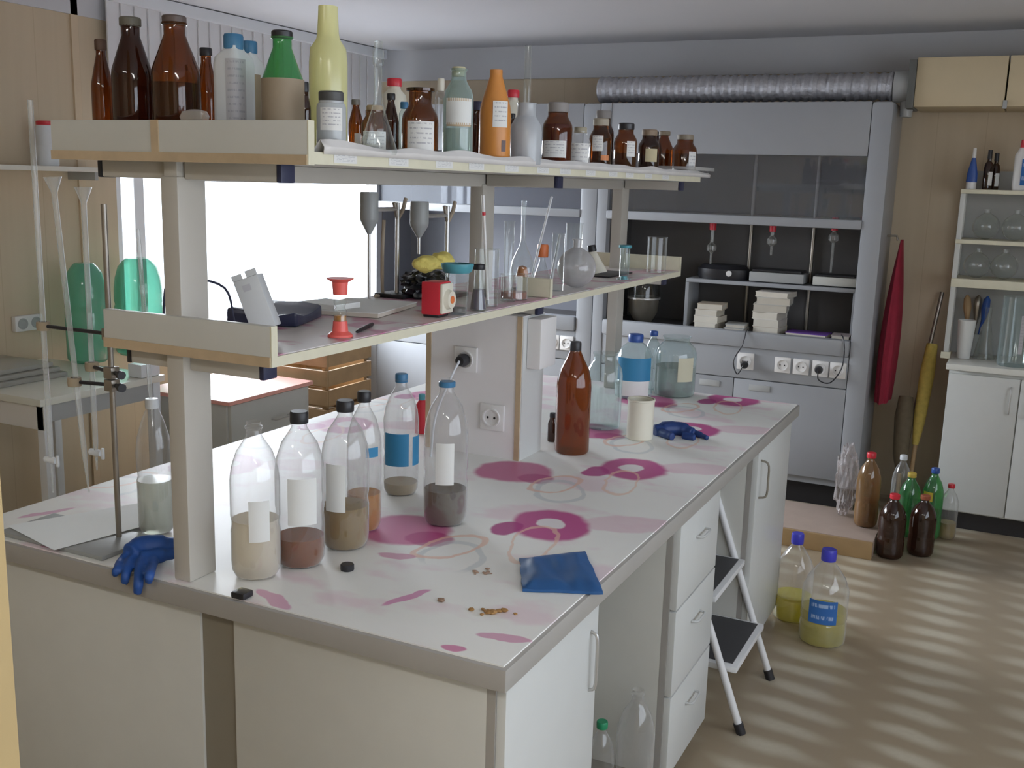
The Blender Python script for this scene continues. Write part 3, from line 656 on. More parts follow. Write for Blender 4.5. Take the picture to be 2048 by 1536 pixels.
# red robe hung on the side of the hood
bm = B(); rings = []
for i in range(25):
    u = i/24; z = .62+u*.89; wx = .10*(1-.85*u**3)*(.75+.25*math.sin(u*3)); wy = .17*(1-.7*u**2.5); ring = []
    for k in range(36):
        a = 2*PI*k/36; f = 1+.12*math.sin(a*7+u*2)*(1-u)
        ring.append(bm.verts.new((.150-.018*(1-u)+.052*f*math.cos(a)*max(wx, .012)/.10, 4.50+wy*f*math.sin(a), z)))
    rings.append(ring)
for A, Bq in zip(rings, rings[1:]):
    for k in range(36): bm.faces.new((A[k], A[(k+1) % 36], Bq[(k+1) % 36], Bq[k]))
bm.faces.new(rings[0]); bm.faces.new(rings[-1])
t = thing('hanging_robe', 'crimson cloth robe hanging on a hook beside the right fume hood', 'robe', (0, 0, 0)); obj('cloth', bm, ROBE, t); obj('hook', tube(B(), [(.071, 4.5, 1.53), (.12, 4.5, 1.53), (.128, 4.5, 1.505)], .006), METAL, t)
def broom(label, b, tp, head, name='broom'):
    t = thing(name, label, 'broom', (0, 0, 0)); b, tp = Vector(b), Vector(tp); k = b+(tp-b)*.42
    obj('handle', cy(k if head else b, tp, .011), WOOD if head else METAL, t)
    if head: obj('bristles', tube(B(), [b, b+(k-b)*.3, b+(k-b)*.75, k], [.055, .05, .03, .014], 14), STRAW, t)
def upbroom(label, b, m_, tp, bm_, w_):
    t = thing('broom', label, 'broom', (0, 0, 0)); b, m_, tp = Vector(b), Vector(m_), Vector(tp)
    obj('handle', cy(b, m_, .012), WOOD, t); obj('bristles', tube(B(), [m_-(tp-m_)*.05, m_+(tp-m_)*.2, m_+(tp-m_)*.7, tp], [.016, w_*.8, w_, w_*.75], 14), bm_, t)
p = onY(4.45, 1832, 880); q = onY(4.52, 1862, 692); upbroom('straw broom leaning head up in the corner left of the right base cabinet', (p.x-.01, 4.36, .0), (p.x, 4.45, p.z), (q.x, 4.60, q.z), STRAW, .04)
p = onY(4.5, 1800, 930); q = onY(4.56, 1822, 790); upbroom('dark brown broom leaning head up behind the bottles on the floor', (.285, 4.33, .0), (p.x+.005, 4.40, p.z), (q.x-.02, 4.50, q.z), mat('dark_bristles', (.13, .10, .06), .8, var=.3, vs=40), .05)
p = onY(4.6, 1800, 900); q = onY(4.7, 1888, 585); broom('dark mop stick leaning behind the straw broom', (p.x, 4.45, 0), (q.x-.01, 4.71, q.z), False, 'mop')

# ------------------------------------------------------------------ bottle builder
def caplathe(R, z0, z1): h = z1-z0; return [(0, z0), (R*.96, z0), (R, z0+h*.15), (R, z0+h*.85), (R*.9, z1), (0, z1)]
def bottle(name, label, cat, x, y, z, R, H, prof, m, cap=None, lab=None, liq=None, group=None, sq=0, sy=1, seg=28, tube_up=None, rz=0):
    t = thing(name, label, cat, (x, y, z), rz, group)
    pr = [(a*R, b*H) for a, b in prof]
    obj('body', lt(pr, seg=seg, sq=sq, sy=sy), m, t)
    if liq:
        lv, lm = liq; q = [(0, .004)]
        for (a, za), (b, zb) in zip(pr, pr[1:]):
            if a < 1e-5: continue
            if za <= lv*H: q.append((a*.955, max(za, .004)))
            if za <= lv*H < zb: f = (lv*H-za)/(zb-za); q.append(((a+(b-a)*f)*.955, lv*H)); break
        q.append((0, q[-1][1])); obj('liquid', lt(q, seg=seg, sq=sq, sy=sy), lm, t)
    if cap: obj('cap', lt(caplathe(cap[0]*R, cap[1]*H, cap[2]*H), seg=20), cap[3], t)
    for L_ in (lab or []):
        a, b, off, half, lm = L_; obj('label', patch(R*1.015, a*H, b*H, cam_ang(x, y)-rz+off, half, sq=sq), lm, t)
    if tube_up: obj('tube', lt([(0, tube_up[1]*H), (tube_up[0], tube_up[1]*H), (tube_up[0], tube_up[2]*H), (tube_up[0]*.8, tube_up[2]*H)], seg=14), CLEAR, t)
    return t
REAG = [(0, 0), (.92, 0), (1, .025), (1, .56), (.97, .60), (.48, .84), (.44, .86), (.44, .93), (.52, .935), (.52, .95), (.48, .95)]
WIDE = [(0, 0), (.93, 0), (1, .03), (1, .60), (.96, .66), (.72, .76), (.66, .79), (.66, .88), (.66, .9)]
STOP = [(0, 0), (.93, 0), (1, .03), (1, .55), (.93, .63), (.66, .74), (.62, .78), (.62, .95), (.78, .96), (.78, 1), (.6, 1)]
PETB = [(0, .012), (.55, .0), (.85, .012), (.97, .05), (1, .10), (1, .30), (.96, .33), (.96, .36), (1, .39), (1, .62), (.93, .70), (.72, .80), (.42, .87), (.31, .90), (.30, .94), (.36, .945), (.36, .955), (.29, .96), (.29, .985)]
BEER = [(0, 0), (.93, 0), (1, .02), (1, .60), (.97, .66), (.80, .76), (.50, .85), (.34, .91), (.30, .94), (.30, .975)]
JUG = [(0, .01), (.8, 0), (.96, .02), (1, .06), (1, .26), (.96, .29), (1, .32), (1, .58), (.95, .66), (.75, .78), (.45, .86), (.28, .89), (.27, .955)]
GT = 'bottles on the upper shelf'
def top_y(l, r, yp, z=1.803):                       # a bottle in the row behind the near end board, standing at depth yp
    p = onY(yp, (l+r)/2, 250); return p.x, yp, (r-l)/2/scl((p.x, yp, z))
def shelf_bottle(name, label, l, r, top, plane, prof, m, xp=True, cat='bottle', **k):
    x, y, R = onshelf(l, r, plane) if xp else top_y(l, r, plane)
    H = zat(x, y, top)-TZ-.001
    return bottle(name, label, cat, x, y, TZ+.0022, R, H, prof, m, group=GT, **k)
F = False
shelf_bottle('reagent_bottle', 'small amber bottle with brown stopper, first at the left end of the upper shelf', 187, 229, 80, .13, REAG, AMBER, F, cap=(.54, .9, 1, mat('brown_cap', (.10, .05, .03), .5)))
shelf_bottle('reagent_bottle', 'tall very dark brown bottle, second from the left on the upper shelf', 229, 308, 36, .115, REAG, AMBERD, F, cap=(.53, .93, 1, mat('grey_brown_cap', (.13, .12, .09), .5)))
shelf_bottle('reagent_bottle', 'tall amber bottle with orange glints, third from the left on the upper shelf', 308, 402, 33, .115, REAG, AMBER, F, cap=(.50, .93, 1, mat('grey_cap', (.11, .08, .07), .5)), liq=(.5, liquid('dark_amber_fill', (.15, .04, .01), .5)))
shelf_bottle('reagent_bottle', 'small amber bottle half hidden behind the third tall amber bottle', 393, 438, 97, .235, REAG, AMBER, F, cap=(.54, .92, 1, BLACK))
RECT = [(0, 0), (.95, 0), (1, .02), (1, .74), (.93, .80), (.55, .86), (.5, .88), (.5, .9)]
shelf_bottle('plastic_jug', 'milky plastic bottle with blue cap and grey label on the upper shelf', 438, 503, 70, .12, RECT, HDPE, F, cap=(.60, .87, 1, CAPB), lab=[(.06, .78, .1, .62, LABELG)], sq=5, sy=1)
shelf_bottle('plastic_jug', 'milky bottle with blue cap and brown label behind the other blue capped bottle', 478, 527, 84, .26, RECT, HDPE, F, cap=(.60, .89, 1, CAPB), lab=[(.06, .70, .35, .55, KRAFT)], sq=4)
shelf_bottle('reagent_bottle', 'green glass bottle wrapped in a brown paper label on the upper shelf', 525, 608, 63, .115, REAG, GREENG, F, cap=(.5, .93, 1, BLACK), lab=[(.03, .60, 0, 3.1, KRAFT)])
shelf_bottle('reagent_bottle', 'dark bottle mostly hidden between the green bottle and the yellow bottle', 596, 622, 165, .22, WIDE, AMBERD, F, cap=(.7, .86, 1, BLACK))
x, y, R = top_y(368, 436, .02); 
tag(obj('petri_dish', lt([(0, 1.8565), (.034, 1.8565), (.037, 1.862), (.03, 1.872), (.012, 1.8755), (0, 1.876)], c=(x, .003, 0), sy=.26), thin('clear_dish', (.85, .84, .82), (.7, .66, .62), .3, .4, 1.5)), 'small clear domed plastic piece lying on the near end board of the upper shelf', 'dish')
YB_ = [(0, 0), (.95, 0), (1, .02), (1, .62), (.93, .72), (.62, .78), (.56, .82), (.5, .98), (.5, 1), (0, 1)]
shelf_bottle('squeeze_bottle', 'tall yellow translucent squeeze bottle on the upper shelf', 620, 695, 14, -.60, YB_, YELLOWP)
shelf_bottle('reagent_jar', 'frosted jar with dark grey lid and printed label in front of the yellow bottle', 634, 692, 184, -.458, [(0, 0), (.95, 0), (1, .02), (1, .74), (.93, .79), (.85, .80), (.85, .84)], FROST, cap=(.86, .84, 1, mat('dark_grey_lid', (.07, .07, .07), .5)), lab=[(.35, .72, 0, .8, LABEL)])
shelf_bottle('reagent_bottle', 'small amber bottle just right of the yellow squeeze bottle', 697, 727, 200, -.60, REAG, AMBER, cap=(.6, .9, 1, mat('grey_stopper', (.18, .17, .15), .5)), lab=[(.08, .40, .3, .5, BLANK)])
t = shelf_bottle('reagent_jar', 'amber jar with wide white label behind the tall glass stoppered flask', 722, 776, 212, -.52, WIDE, AMBER, lab=[(.06, .48, 0, .95, LABEL)], cap=(.6, .86, 1, mat('cork_cap', (.40, .30, .2), .7)))
VOL = [(0, 0), (.98, 0), (1, .02), (.34, .40), (.20, .50), (.20, .78), (.27, .79), (.29, .90), (.2, .94), (.2, 1), (0, 1)]
shelf_bottle('volumetric_flask', 'clear volumetric flask with tall neck and glass stopper among the amber jars', 716, 796, 84, -.455, VOL, CLEAR, cat='flask')
shelf_bottle('reagent_bottle', 'dark amber bottle directly right of the glass stoppered flask', 766, 797, 188, -.60, REAG, AMBERD, cap=(.55, .9, 1, BLACK))
shelf_bottle('plastic_jug', 'cream plastic bottle with red screw cap, left one of the two red capped', 764, 812, 158, -.70, RECT, CREAMP, cap=(.62, .9, 1, RED))
shelf_bottle('wash_bottle', 'slim clear bottle with pale blue cap hidden left of the big amber jar', 797, 818, 205, -.56, RECT, BLUISH, cap=(.75, .88, 1, CAPB))
shelf_bottle('reagent_jar', 'big amber jar with flared glass stopper and square white label', 803, 876, 178, -.47, STOP, AMBER, cap=(.72, .955, 1.005, AMBERD), lab=[(.10, .52, .05, .78, LABEL)])
shelf_bottle('squeeze_bottle', 'slim clear bottle with cream cap squeezed left of the pale green bottle', 868, 892, 158, -.60, RECT, PET, cap=(.6, .85, 1, CREAMP))
PG = [(0, 0), (.95, 0), (1, .02), (1, .66), (.9, .74), (.55, .84), (.48, .88), (.48, .95), (.55, .96), (.55, .98), (.45, .98)]
shelf_bottle('reagent_bottle', 'pale green glass bottle with rust stained white label on the upper shelf', 885, 945, 135, -.47, PG, PALEG, cap=(.45, .9, 1, mat('yellowish_cork', (.55, .50, .32), .7)), lab=[(.38, .66, .05, .95, BLANK), (.36, .40, .05, .9, OCHRE), (.63, .66, .05, .9, OCHRE)], liq=(.34, L_CLR))
shelf_bottle('reagent_bottle', 'dark amber bottle peeking out between the pale green and the orange bottle', 938, 966, 204, -.56, WIDE, AMBERD, cap=(.8, .86, 1, BLKB))
CONE = [(0, 0), (.95, 0), (1, .02), (1, .52), (.93, .62), (.40, .93), (.40, 1), (0, 1)]
shelf_bottle('plastic_bottle', 'opaque orange conical bottle with white label on the upper shelf', 957, 1020, 141, -.47, CONE, ORANGE, lab=[(.38, .66, .35, .5, LABEL), (.12, .24, .6, .16, mat('dark_smudge', (.16, .12, .12), .7))])
shelf_bottle('plastic_jug', 'cream plastic bottle with red screw cap, right one behind the orange bottle', 1005, 1042, 181, -.62, RECT, CREAMP, cap=(.65, .9, 1, RED))
shelf_bottle('reagent_bottle', 'small dark bottle hidden between the orange and the frosted bottle', 1008, 1034, 228, -.52, REAG, AMBERD, cap=(.6, .9, 1, BLACK))
WB = [(0, 0), (.97, 0), (1, .02), (1, .55), (.93, .65), (.62, .78), (.58, .80), (.58, .97), (.62, 1), (0, 1)]
shelf_bottle('wash_bottle', 'frosted plastic bottle holding an upright glass tube on the upper shelf', 1019, 1082, 207, -.455, WB, FROST, tube_up=(.009, .95, 1.92))
RJ = mat('red_powder', (.30, .02, .03), .8)
shelf_bottle('reagent_jar', 'amber jar with red powder, white label and grey lid on the upper shelf', 1083, 1143, 206, -.47, WIDE, AMBER, cap=(.70, .85, 1, mat('grey_lid', (.27, .25, .24), .6)), lab=[(.14, .40, -.2, .85, LABEL)], liq=(.66, liquid('red_fill', (.30, .02, .02), .8)))
shelf_bottle('reagent_bottle', 'small clear bottle with a large white label and tan stopper', 1138, 1180, 255, -.455, WIDE, PET, cap=(.62, .86, 1, mat('tan_stopper', (.33, .30, .22), .7)), lab=[(.02, .60, -.1, 1.1, LABEL)])
shelf_bottle('reagent_jar', 'amber jar with grey lid behind the tan capped amber jar', 1182, 1226, 222, -.60, WIDE, AMBERD, cap=(.70, .87, 1, mat('stone_grey_lid', (.25, .23, .22), .6)))
shelf_bottle('reagent_jar', 'amber jar with tan cap, white label and small orange sticker', 1177, 1222, 238, -.47, WIDE, AMBER, cap=(.72, .86, 1, mat('tan_lid', (.36, .32, .25), .6)), lab=[(.36, .66, -.25, .5, LABEL), (.18, .28, .5, .4, mat('orange_sticker', (.6, .22, .08), .6))])
shelf_bottle('reagent_jar', 'amber jar with black cap and a white label on its right side', 1227, 1273, 247, -.47, WIDE, AMBER, cap=(.70, .86, 1, BLACK), lab=[(.30, .62, .55, .42, LABEL)])
shelf_bottle('reagent_jar', 'amber jar with yellowed label, brown cap and dark lower half', 1276, 1318, 260, -.47, WIDE, AMBERD, cap=(.74, .86, 1, mat('brown_lid', (.26, .19, .13), .6)), lab=[(.25, .55, .3, .6, mat('yellowed_label', (.55, .48, .30), .7))])
shelf_bottle('reagent_bottle', 'narrow necked amber bottle with tan stopper near the far end of the upper shelf', 1308, 1346, 263, -.58, REAG, AMBER, cap=(.6, .9, 1, mat('tan_plug', (.30, .25, .18), .6)))
shelf_bottle('reagent_bottle', 'small black capped amber bottle hidden behind the yellowed label jar', 1296, 1324, 264, -.66, REAG, AMBERD, cap=(.6, .9, 1, BLACK))
shelf_bottle('reagent_jar', 'last amber jar at the far end of the upper shelf, label on its right', 1345, 1393, 270, -.47, WIDE, AMBER, cap=(.68, .87, 1, mat('khaki_lid', (.24, .20, .15), .6)), lab=[(.10, .58, .75, .38, LABEL)])
tag(obj('plastic_tray', bx(-.62, -.40, 2.36, 2.62, TZ+.0205, TZ+.034, .003), thin('clear_plate', (.85, .86, .86), (.66, .66, .64), .45, .3, 2)), 'flat clear plastic tray overhanging the far end of the upper shelf', 'tray')

# ------------------------------------------------------------------ things on the lower shelf
Z = MZ+.0006
x, y, R = foot(548, 590, 664, Z); p = Vector((x, y, Z))
t = thing('cardboard_box', 'slim pale grey box with open flaps leaning on the near end of the lower shelf', 'box', (-.72, .235, Z+.012)); t.rotation_euler = (-.03, -.36, .42)
BOXM = mat('pale_grey_carton', (.62, .64, .65), .6, var=.04)
obj('carton', bx(-.028, .028, -.022, .022, 0, .118, .002), BOXM, t)
obj('flap', bx(-.028, -.006, -.022, -.018, .118, .130), BOXM, t); obj('flap', bx(.004, .028, -.022, -.018, .118, .132), BOXM, t)
obj('print', bx(-.012, .006, -.0228, -.022, .09, .104), LABELG, t)
bm = B(); box(bm, -.085, .085, -.10, .10, 0, .030, .008)
bmesh.ops.subdivide_edges(bm, edges=bm.edges[:], cuts=3, use_grid_fill=True)
for v in bm.verts: v.co.z = max(0, v.co.z*(1+.5*mnoise.noise(v.co*14)))
t = thing('navy_pouch', 'crumpled navy plastic pouch lying on the lower shelf behind the leaning box', 'pouch', (-.845, .42, Z), .35); obj('pouch', bm, mat('navy_plastic', (.025, .03, .07), .35), t)
tag(obj('eyeglass_wire', tube(B(), curve([(-.95, .16, Z+.003), (-.945, .17, Z+.10), (-.92, .20, Z+.112), (-.86, .26, Z+.09), (-.84, .27, Z+.003)], 20), .0028), BLKB), 'thin dark wire loop standing behind the leaning grey box', 'wire')
x, y, R = foot(655, 706, 676, Z); 
t = thing('measuring_cylinder', 'small glass cylinder with red foot and red funnel stopper on the lower shelf', 'cylinder', (x, y, Z)); H = zat(x, y, 556)-Z
obj('foot', lt([(0, 0), (R, 0), (R*.95, .005), (R*.62, .012), (R*.55, H*.27), (0, H*.27)]), SALMON, t)
obj('glass', lt([(R*.5, H*.25), (R*.5, H*.45), (R*.34, H*.5), (R*.5, H*.58), (R*.45, H*.80), (R*.4, H*.84)]), CLEAR, t)
obj('liquid', lt([(0, H*.2705), (R*.48, H*.271), (R*.46, H*.36), (0, H*.36)]), L_GOLD, t)
obj('stopper', lt([(0, H*.72), (R*.55, H*.72), (R*.62, H*.93), (R*1.05, H*.985), (R*1.08, H), (0, H)]), SALMON, t)
p, q = onZ(Z+.004, 712, 664), onZ(Z+.004, 745, 648); tag(obj('pen', tube(B(), [p, p+(q-p)*.06, p+(q-p)*.9, q], [.0015, .004, .005, .004]), BLACK), 'dark pen lying on the lower shelf beside the red footed cylinder', 'pen')
t = thing('notebook', 'white notebook lying across the lower shelf behind the red footed cylinder', 'notebook', (-.80, .72, Z), .2); obj('pages', bx(-.10, .10, -.14, .14, .001, .011), PAGES, t); obj('cover', bx(-.102, .102, -.142, .142, .011, .013), BLANK, t)
t = thing('notebook', 'small pale writing pad resting on the white notebook', 'notebook', (-.84, .63, Z+.0135), -.1); obj('pages', bx(-.06, .06, -.05, .05, 0, .012), BLANK, t); obj('cover', bx(-.06, .06, -.05, .05, .012, .0135), SHEET, t)
t = thing('kitchen_timer', 'red timer box with a cream front and round dial on the lower shelf edge', 'timer', (-.585, .735, Z), .05); H = .090
obj('case', bx(-.026, .026, -.032, .032, .006, H, .004), RED, t); obj('front', bx(.026, .034, -.03, .03, .010, H-.004, .003), CREAMP, t); obj('base', bx(-.022, .022, -.028, .028, 0, .008, .002), BLACK, t)
dl = obj('dial', cy((.034, 0, .045), (.046, 0, .045), .026, .022, 20), CREAMP, t); obj('dial_centre', cy((.046, 0, .045), (.048, 0, .045), .010), ORST, dl)
# the timer's red side looks towards the camera
x, y, R = foot(888, 938, 630, Z); H = zat(x, y, 530)-Z
t = thing('glass_beaker', 'glass beaker with a teal plastic rim next to the red timer', 'beaker', (x, y, Z)); obj('glass', lt([(0, 0), (R*.75, 0), (R*.8, .006), (R*.98, H)], seg=28), CLEAR, t); obj('rim', lt([(R*1.0, H-.020), (R*1.15, H-.016), (R*1.3, H-.002), (R*1.3, H+.004), (R*1.0, H+.004)], seg=28), TEAL, t); obj('base_ring', lt([(0, .0061), (R*.77, .0061), (R*.77, .016), (0, .016)]), mat('smoky_residue', (.14, .13, .13), .4), t)
t = thing('black_bag', 'crumpled black plastic bag heaped on the lower shelf under the yellow sponge', 'bag', (-.83, 1.09, Z)); bm = B()
lump(bm, (0, 0, .04), (.06, .09, .042), .35, 3, 2, 4)
for v in bm.verts: v.co.z = max(v.co.z, 0)
obj('bag', bm, mat('black_film', (.015, .016, .02), .3), t)
p0 = onX(-.80, 862, 520)
bm = B(); lump(bm, (0, -.045, .022), (.035, .05, .025), .2, 2, 5); lump(bm, (0, .045, .026), (.035, .05, .026), .2, 2, 8); lump(bm, (0, 0, .02), (.03, .05, .017), .15, 2, 3)
t = thing('yellow_sponge', 'yellow sponge cloth folded over the black bag on the lower shelf', 'sponge', (-.79, p0.y, MZ+.083)); s_ = obj('sponge', bm, YELLOW, t)
md = s_.modifiers.new('r', 'REMESH'); md.mode = 'VOXEL'; md.voxel_size = .004
# stirrers on stands
def stirrer(label, l, r, ptop, pcone, ptip, px, plow, xs, stx, sttop, lab2):
    p = onX(xs, (l+r)/2, ptop); R = (r-l)/2/scl(p); z0 = max(zat(p.x, p.y, plow), Z); z1 = zat(p.x, p.y, pcone); z2 = zat(p.x, p.y, ptip); z3 = zat(p.x, p.y, ptop)
    t = thing('overhead_stirrer', label, 'stirrer', (p.x, p.y, z0), group='overhead stirrers on the lower shelf'); h = lambda z: z-z0
    obj('housing', lt([(0, h(z2)), (R*.22, h(z2)), (R*.3, h(z2)+.004), (R*.95, h(z1)), (R, h(z1)+.008), (R, h(z3)-.004), (R*.95, h(z3)), (0, h(z3))], seg=24), MOTOR, t)
    obj('shaft', cy((0, 0, 0), (0, 0, h(z2)+.004), .0042), ALU, t)
    q = onX(xs, stx, 430); sy_ = q.y; za = (z1*.6+z3*.4)
    obj('holder_arm', cy((0, R*.9, h(za)), (0, sy_-p.y-.007, h(za)), .006), ALU, t)
    zt = zat(q.x, sy_, sttop)
    s = thing('laboratory_stand', lab2, 'stand', (xs, sy_, Z), group='stands of the overhead stirrers')
    obj('base', bx(-.05, .05, -.045, .05, 0, .012, .003), BLACK, s); obj('rod', cy((0, 0, .012), (0, 0, zt-Z), .0065), ALU, s)
    zc = zt-Z
    obj('clamp', tube(B(), [(0, 0, zc-.05), (0, .03, zc-.02), (0, .045, zc+.012)], .006), RUBBER, s); obj('clamp', tube(B(), [(0, 0, zc-.05), (0, -.012, zc-.02), (0, -.02, zc)], .005), METAL, s)
stirrer('grey overhead stirrer in front of the bright window', 720, 757, 384, 442, 468, 745, 606, -.90, 795, 405, 'metal rod stand just right of the stirrer in front of the window')
stirrer('pale grey overhead stirrer above the yellow sponge', 820, 858, 403, 452, 475, 838, 508, -.80, 895, 412, 'metal rod stand with a Y clamp right of the stirrer above the sponge')
a, b, c = onX(-.94, 768, 440), onX(-.94, 765, 500), onX(-.94, 764, 588); tag(obj('rubber_hose', tube(B(), curve([a, b, (a+b)/2*.2+c*.8, (c.x, c.y, Z+.006), (c.x+.01, c.y-.05, Z+.006)], 24), .0055), RUBBER), 'tan rubber hose curving down beside the stirrer by the window', 'hose')
# glassware
def glass(name, label, cat, l, r, base, top, prof, m=CLEAR, cap=None, liq=None, group='glassware on the lower shelf', z=Z, xp=None, seg=24, lab=None):
    if xp is None: x, y, R = foot(l, r, base, z)
    else: x, y, R = onshelf(l, r, xp, z, base)
    H = zat(x, y, top)-z
    return bottle(name, label, cat, x, y, z, R, H, prof, m, cap=cap, liq=liq, group=group, seg=seg, lab=lab)
CYL = [(0, 0), (1, 0), (1, .02), (.72, .05), (.66, .07), (.66, .97), (.78, 1)]
TALL = [(0, 0), (.95, 0), (1, .01), (1, .98), (1.08, 1)]
t = glass('measuring_cylinder', 'tall clear cylinder holding a leaning thermometer near the grey cabinet post', 'cylinder', 948, 996, 614, 497, TALL)
x, y = t.location.x, t.location.y; p = onX(x, 966, 390); q = Vector((x, y+.01, Z+.004))
th = thing('thermometer', 'white thermometer with red mark leaning in the tall clear cylinder', 'thermometer'); d = (p-q)
obj('stem', cy(q, p, .0042), SOCK, th); obj('mark', cy(q+d*.82, q+d*.85, .005), RED, th); obj('bulb', cy(q-d*.0, q+d*.04, .0046, .0046), GREYM, th)
glass('test_tube', 'clear glass tube with dark contents left of the tall clear cylinder', 'tube', 940, 972, 622, 528, [(0, 0), (.9, 0), (1, .03), (.6, .6), (.45, .75), (.45, 1)], CLEAR, cap=(.75, .88, 1, BLACK), liq=(.45, liquid('dim_blue_fill', (.25, .24, .33), .4)))
glass('measuring_cylinder', 'slim tall cylinder standing left of the brown filled flask', 'cylinder', 1000, 1030, 604, 442, CYL)
EV = [(0, 0), (.8, 0), (1, .10), (1, .22), (.85, .33), (.30, .50), (.19, .56), (.19, 1)]
t = glass('volumetric_flask', 'long necked flask with brown liquid in the middle of the lower shelf', 'flask', 1018, 1068, 590, 402, EV, xp=-.70, liq=(.02, L_AMB))
obj('stain', lt([(0, -.0008), (.9, -.0008), (1, .0), (.7, .5), (0, .6)], m=Matrix.Translation((0, 0, zat(t.location.x, t.location.y, 553)-t.location.z)) @ Matrix.Diagonal((.021, .021, .06, 1))), mat('brown_reagent', (.42, .14, .03), .4), t)
x, y, R = foot(1015, 1085, 612, Z)
glass('conical_flask', 'small flask with orange stopper behind the cream divider of the lower shelf', 'flask', 1062, 1104, 575, 500, [(0, 0), (.95, 0), (1, .03), (.35, .62), (.28, .72), (.28, .92)], xp=-.72, cap=(.55, .8, 1.16, ORST))
tag(obj('binder_clip', bx(-.73, -.69, 1.20, 1.225, Z, Z+.024, .004), BLACK), 'small black clip lying on the lower shelf by the orange stoppered flask', 'clip')
def tilted(label, px0, py0, px1, py1, xs, r, m, xs1=None):
    p, q = onX(xs, px0, py0), onX(xs if xs1 is None else xs1, px1, py1); q.z = max(q.z, Z+r)
    return tag(obj('glass_rod', cy(p, q, r), m), label, 'rod', 'glass rods on the lower shelf')
tilted('white glass rod leaning from the flasks towards the upper right', 1104, 393, 1058, 600, -.66, .004, HDPE, -.72)
tilted('clear glass rod leaning in front of the milky round flask', 1120, 470, 1098, 596, -.60, .005, FROST)
x, y, R = foot(1112, 1190, 578, Z)
rflask(x, y, Z, R, .0335, 'large milky round flask resting on the far half of the lower shelf', FROSTB, 'glassware on the lower shelf')
glass('measuring_cylinder', 'tall narrow cylinder standing behind the milky round flask', 'cylinder', 1128, 1162, 560, 446, TALL, xp=-.74)
glass('measuring_cylinder', 'narrow cylinder with bright rim in front of the milky round flask', 'cylinder', 1100, 1126, 592, 466, TALL, xp=-.60)
t = thing('packet', 'cream wedge shaped packet with black cap leaning behind the milky round flask', 'packet', (0, 0, 0)); x, y, R = foot(1180, 1222, 552, Z); t.location = (x-.02, y, Z+.006); H = .085
t.rotation_euler = (0, -.2, .3)
obj('packet', lt([(0, 0), (R*1.1, 0), (R*1.05, .01), (R*.35, H), (0, H)], sy=.4), CREAMP, t); obj('cap', lt(caplathe(R*.42, H, H+.025)), BLACK, t)
p = onZ(Z, 1232, 552); tag(obj('file_strip', bx(p.x-.10, p.x+.01, p.y-.10, p.y+.16, Z, Z+.006, .002), BLACK), 'flat black strip lying under the teal stoppered cylinder', 'strip')
glass('measuring_cylinder', 'small cylinder with teal foot and teal stopper near the far end of the lower shelf', 'cylinder', 1233, 1262, 560, 490, CYL, BLUISH, cap=(.9, .92, 1.0, TEAL), z=Z+.0065)
t = [o for o in bpy.data.objects if o.get('label', '').startswith('small cylinder with teal foot')][0]; obj('foot', lt([(0, -.0003), (.014, -.0003), (.012, .012), (0, .012)]), TEAL, t)
glass('glass_beaker', 'tall clear beaker at the far end of the lower shelf', 'beaker', 1292, 1331, 546, 474, TALL)
t = glass('glass_beaker', 'low wide beaker with reddish residue left of the cream divider', 'beaker', 1000, 1054, 616, 548, TALL, liq=(.3, liquid('red_residue', (.62, .30, .24), .4)), xp=-.60)

# ------------------------------------------------------------------ things on the bench
GB = 'plastic bottles on the island bench'
Z0 = HB+.0006
def bench(name, label, l, r, base, top, prof, m=PET, cat='bottle', **k):
    x, y, R = foot(l, r, base, Z0); H = zat(x, y, top)-Z0
    return bottle(name, label, cat, x, y, Z0, R, H, prof, m, group=k.pop('group', GB), **k)
PETW = [(0, .012), (.6, 0), (.9, .015), (1, .06), (1, .40), (.93, .43), (.95, .46), (1, .52), (1, .62), (.9, .72), (.62, .84), (.36, .92), (.30, .94), (.30, .975)]
bench('plastic_bottle', 'waisted clear bottle with white cap and pale liquid behind the near grey post', 280, 348, 1072, 797, PETW, cap=(.38, .93, 1, HDPE), liq=(.40, L_CLR))
bench('plastic_bottle', 'capless clear bottle with pale cloudy liquid, nearest on the bench', 465, 562, 1163, 838, PETB, liq=(.37, L_PALE), lab=[(.26, .52, .15, .42, BLANK)])
bench('plastic_bottle', 'clear bottle with black cap and orange brown liquid at its bottom', 553, 650, 1140, 822, PETB, cap=(.37, .925, 1, BLACK), liq=(.19, L_AMB), lab=[(.30, .60, .1, .6, BLANK)])
bench('plastic_bottle', 'clear bottle with black cap and tan liquid, white label on its left', 644, 738, 1104, 800, PETB, cap=(.37, .925, 1, BLACK), liq=(.29, L_TAN), lab=[(.28, .60, -.45, .45, BLANK)])
bench('plastic_bottle', 'clear bottle with black cap and golden liquid behind the tan liquid bottle', 694, 762, 1066, 782, PETB, cap=(.40, .925, 1, BLACK), liq=(.27, L_GOLD), lab=[(.55, .62, .5, .4, SOLB)])
bench('plastic_bottle', 'clear bottle with blue cap, broad blue label and brown sediment', 766, 836, 994, 747, PETB, cap=(.36, .93, 1, CAPB), liq=(.10, L_SED), lab=[(.26, .53, -.3, .75, SOLB), (.26, .50, 1.2, .5, SOLB)])
bench('plastic_bottle', 'clear bottle with blue neck ring and murky grey brown liquid', 846, 933, 1056, 752, PETB, liq=(.24, L_GREY), lab=[(.30, .58, -.05, .42, BLANK)], cap=(.38, .93, .965, CAPB))
bench('glass_bottle', 'tall slim amber bottle with black neck right of the service column', 1108, 1177, 910, 683, BEER, AMBERP, cap=(.33, .91, 1, BLACK), group='bottles and jars on the far half of the bench')
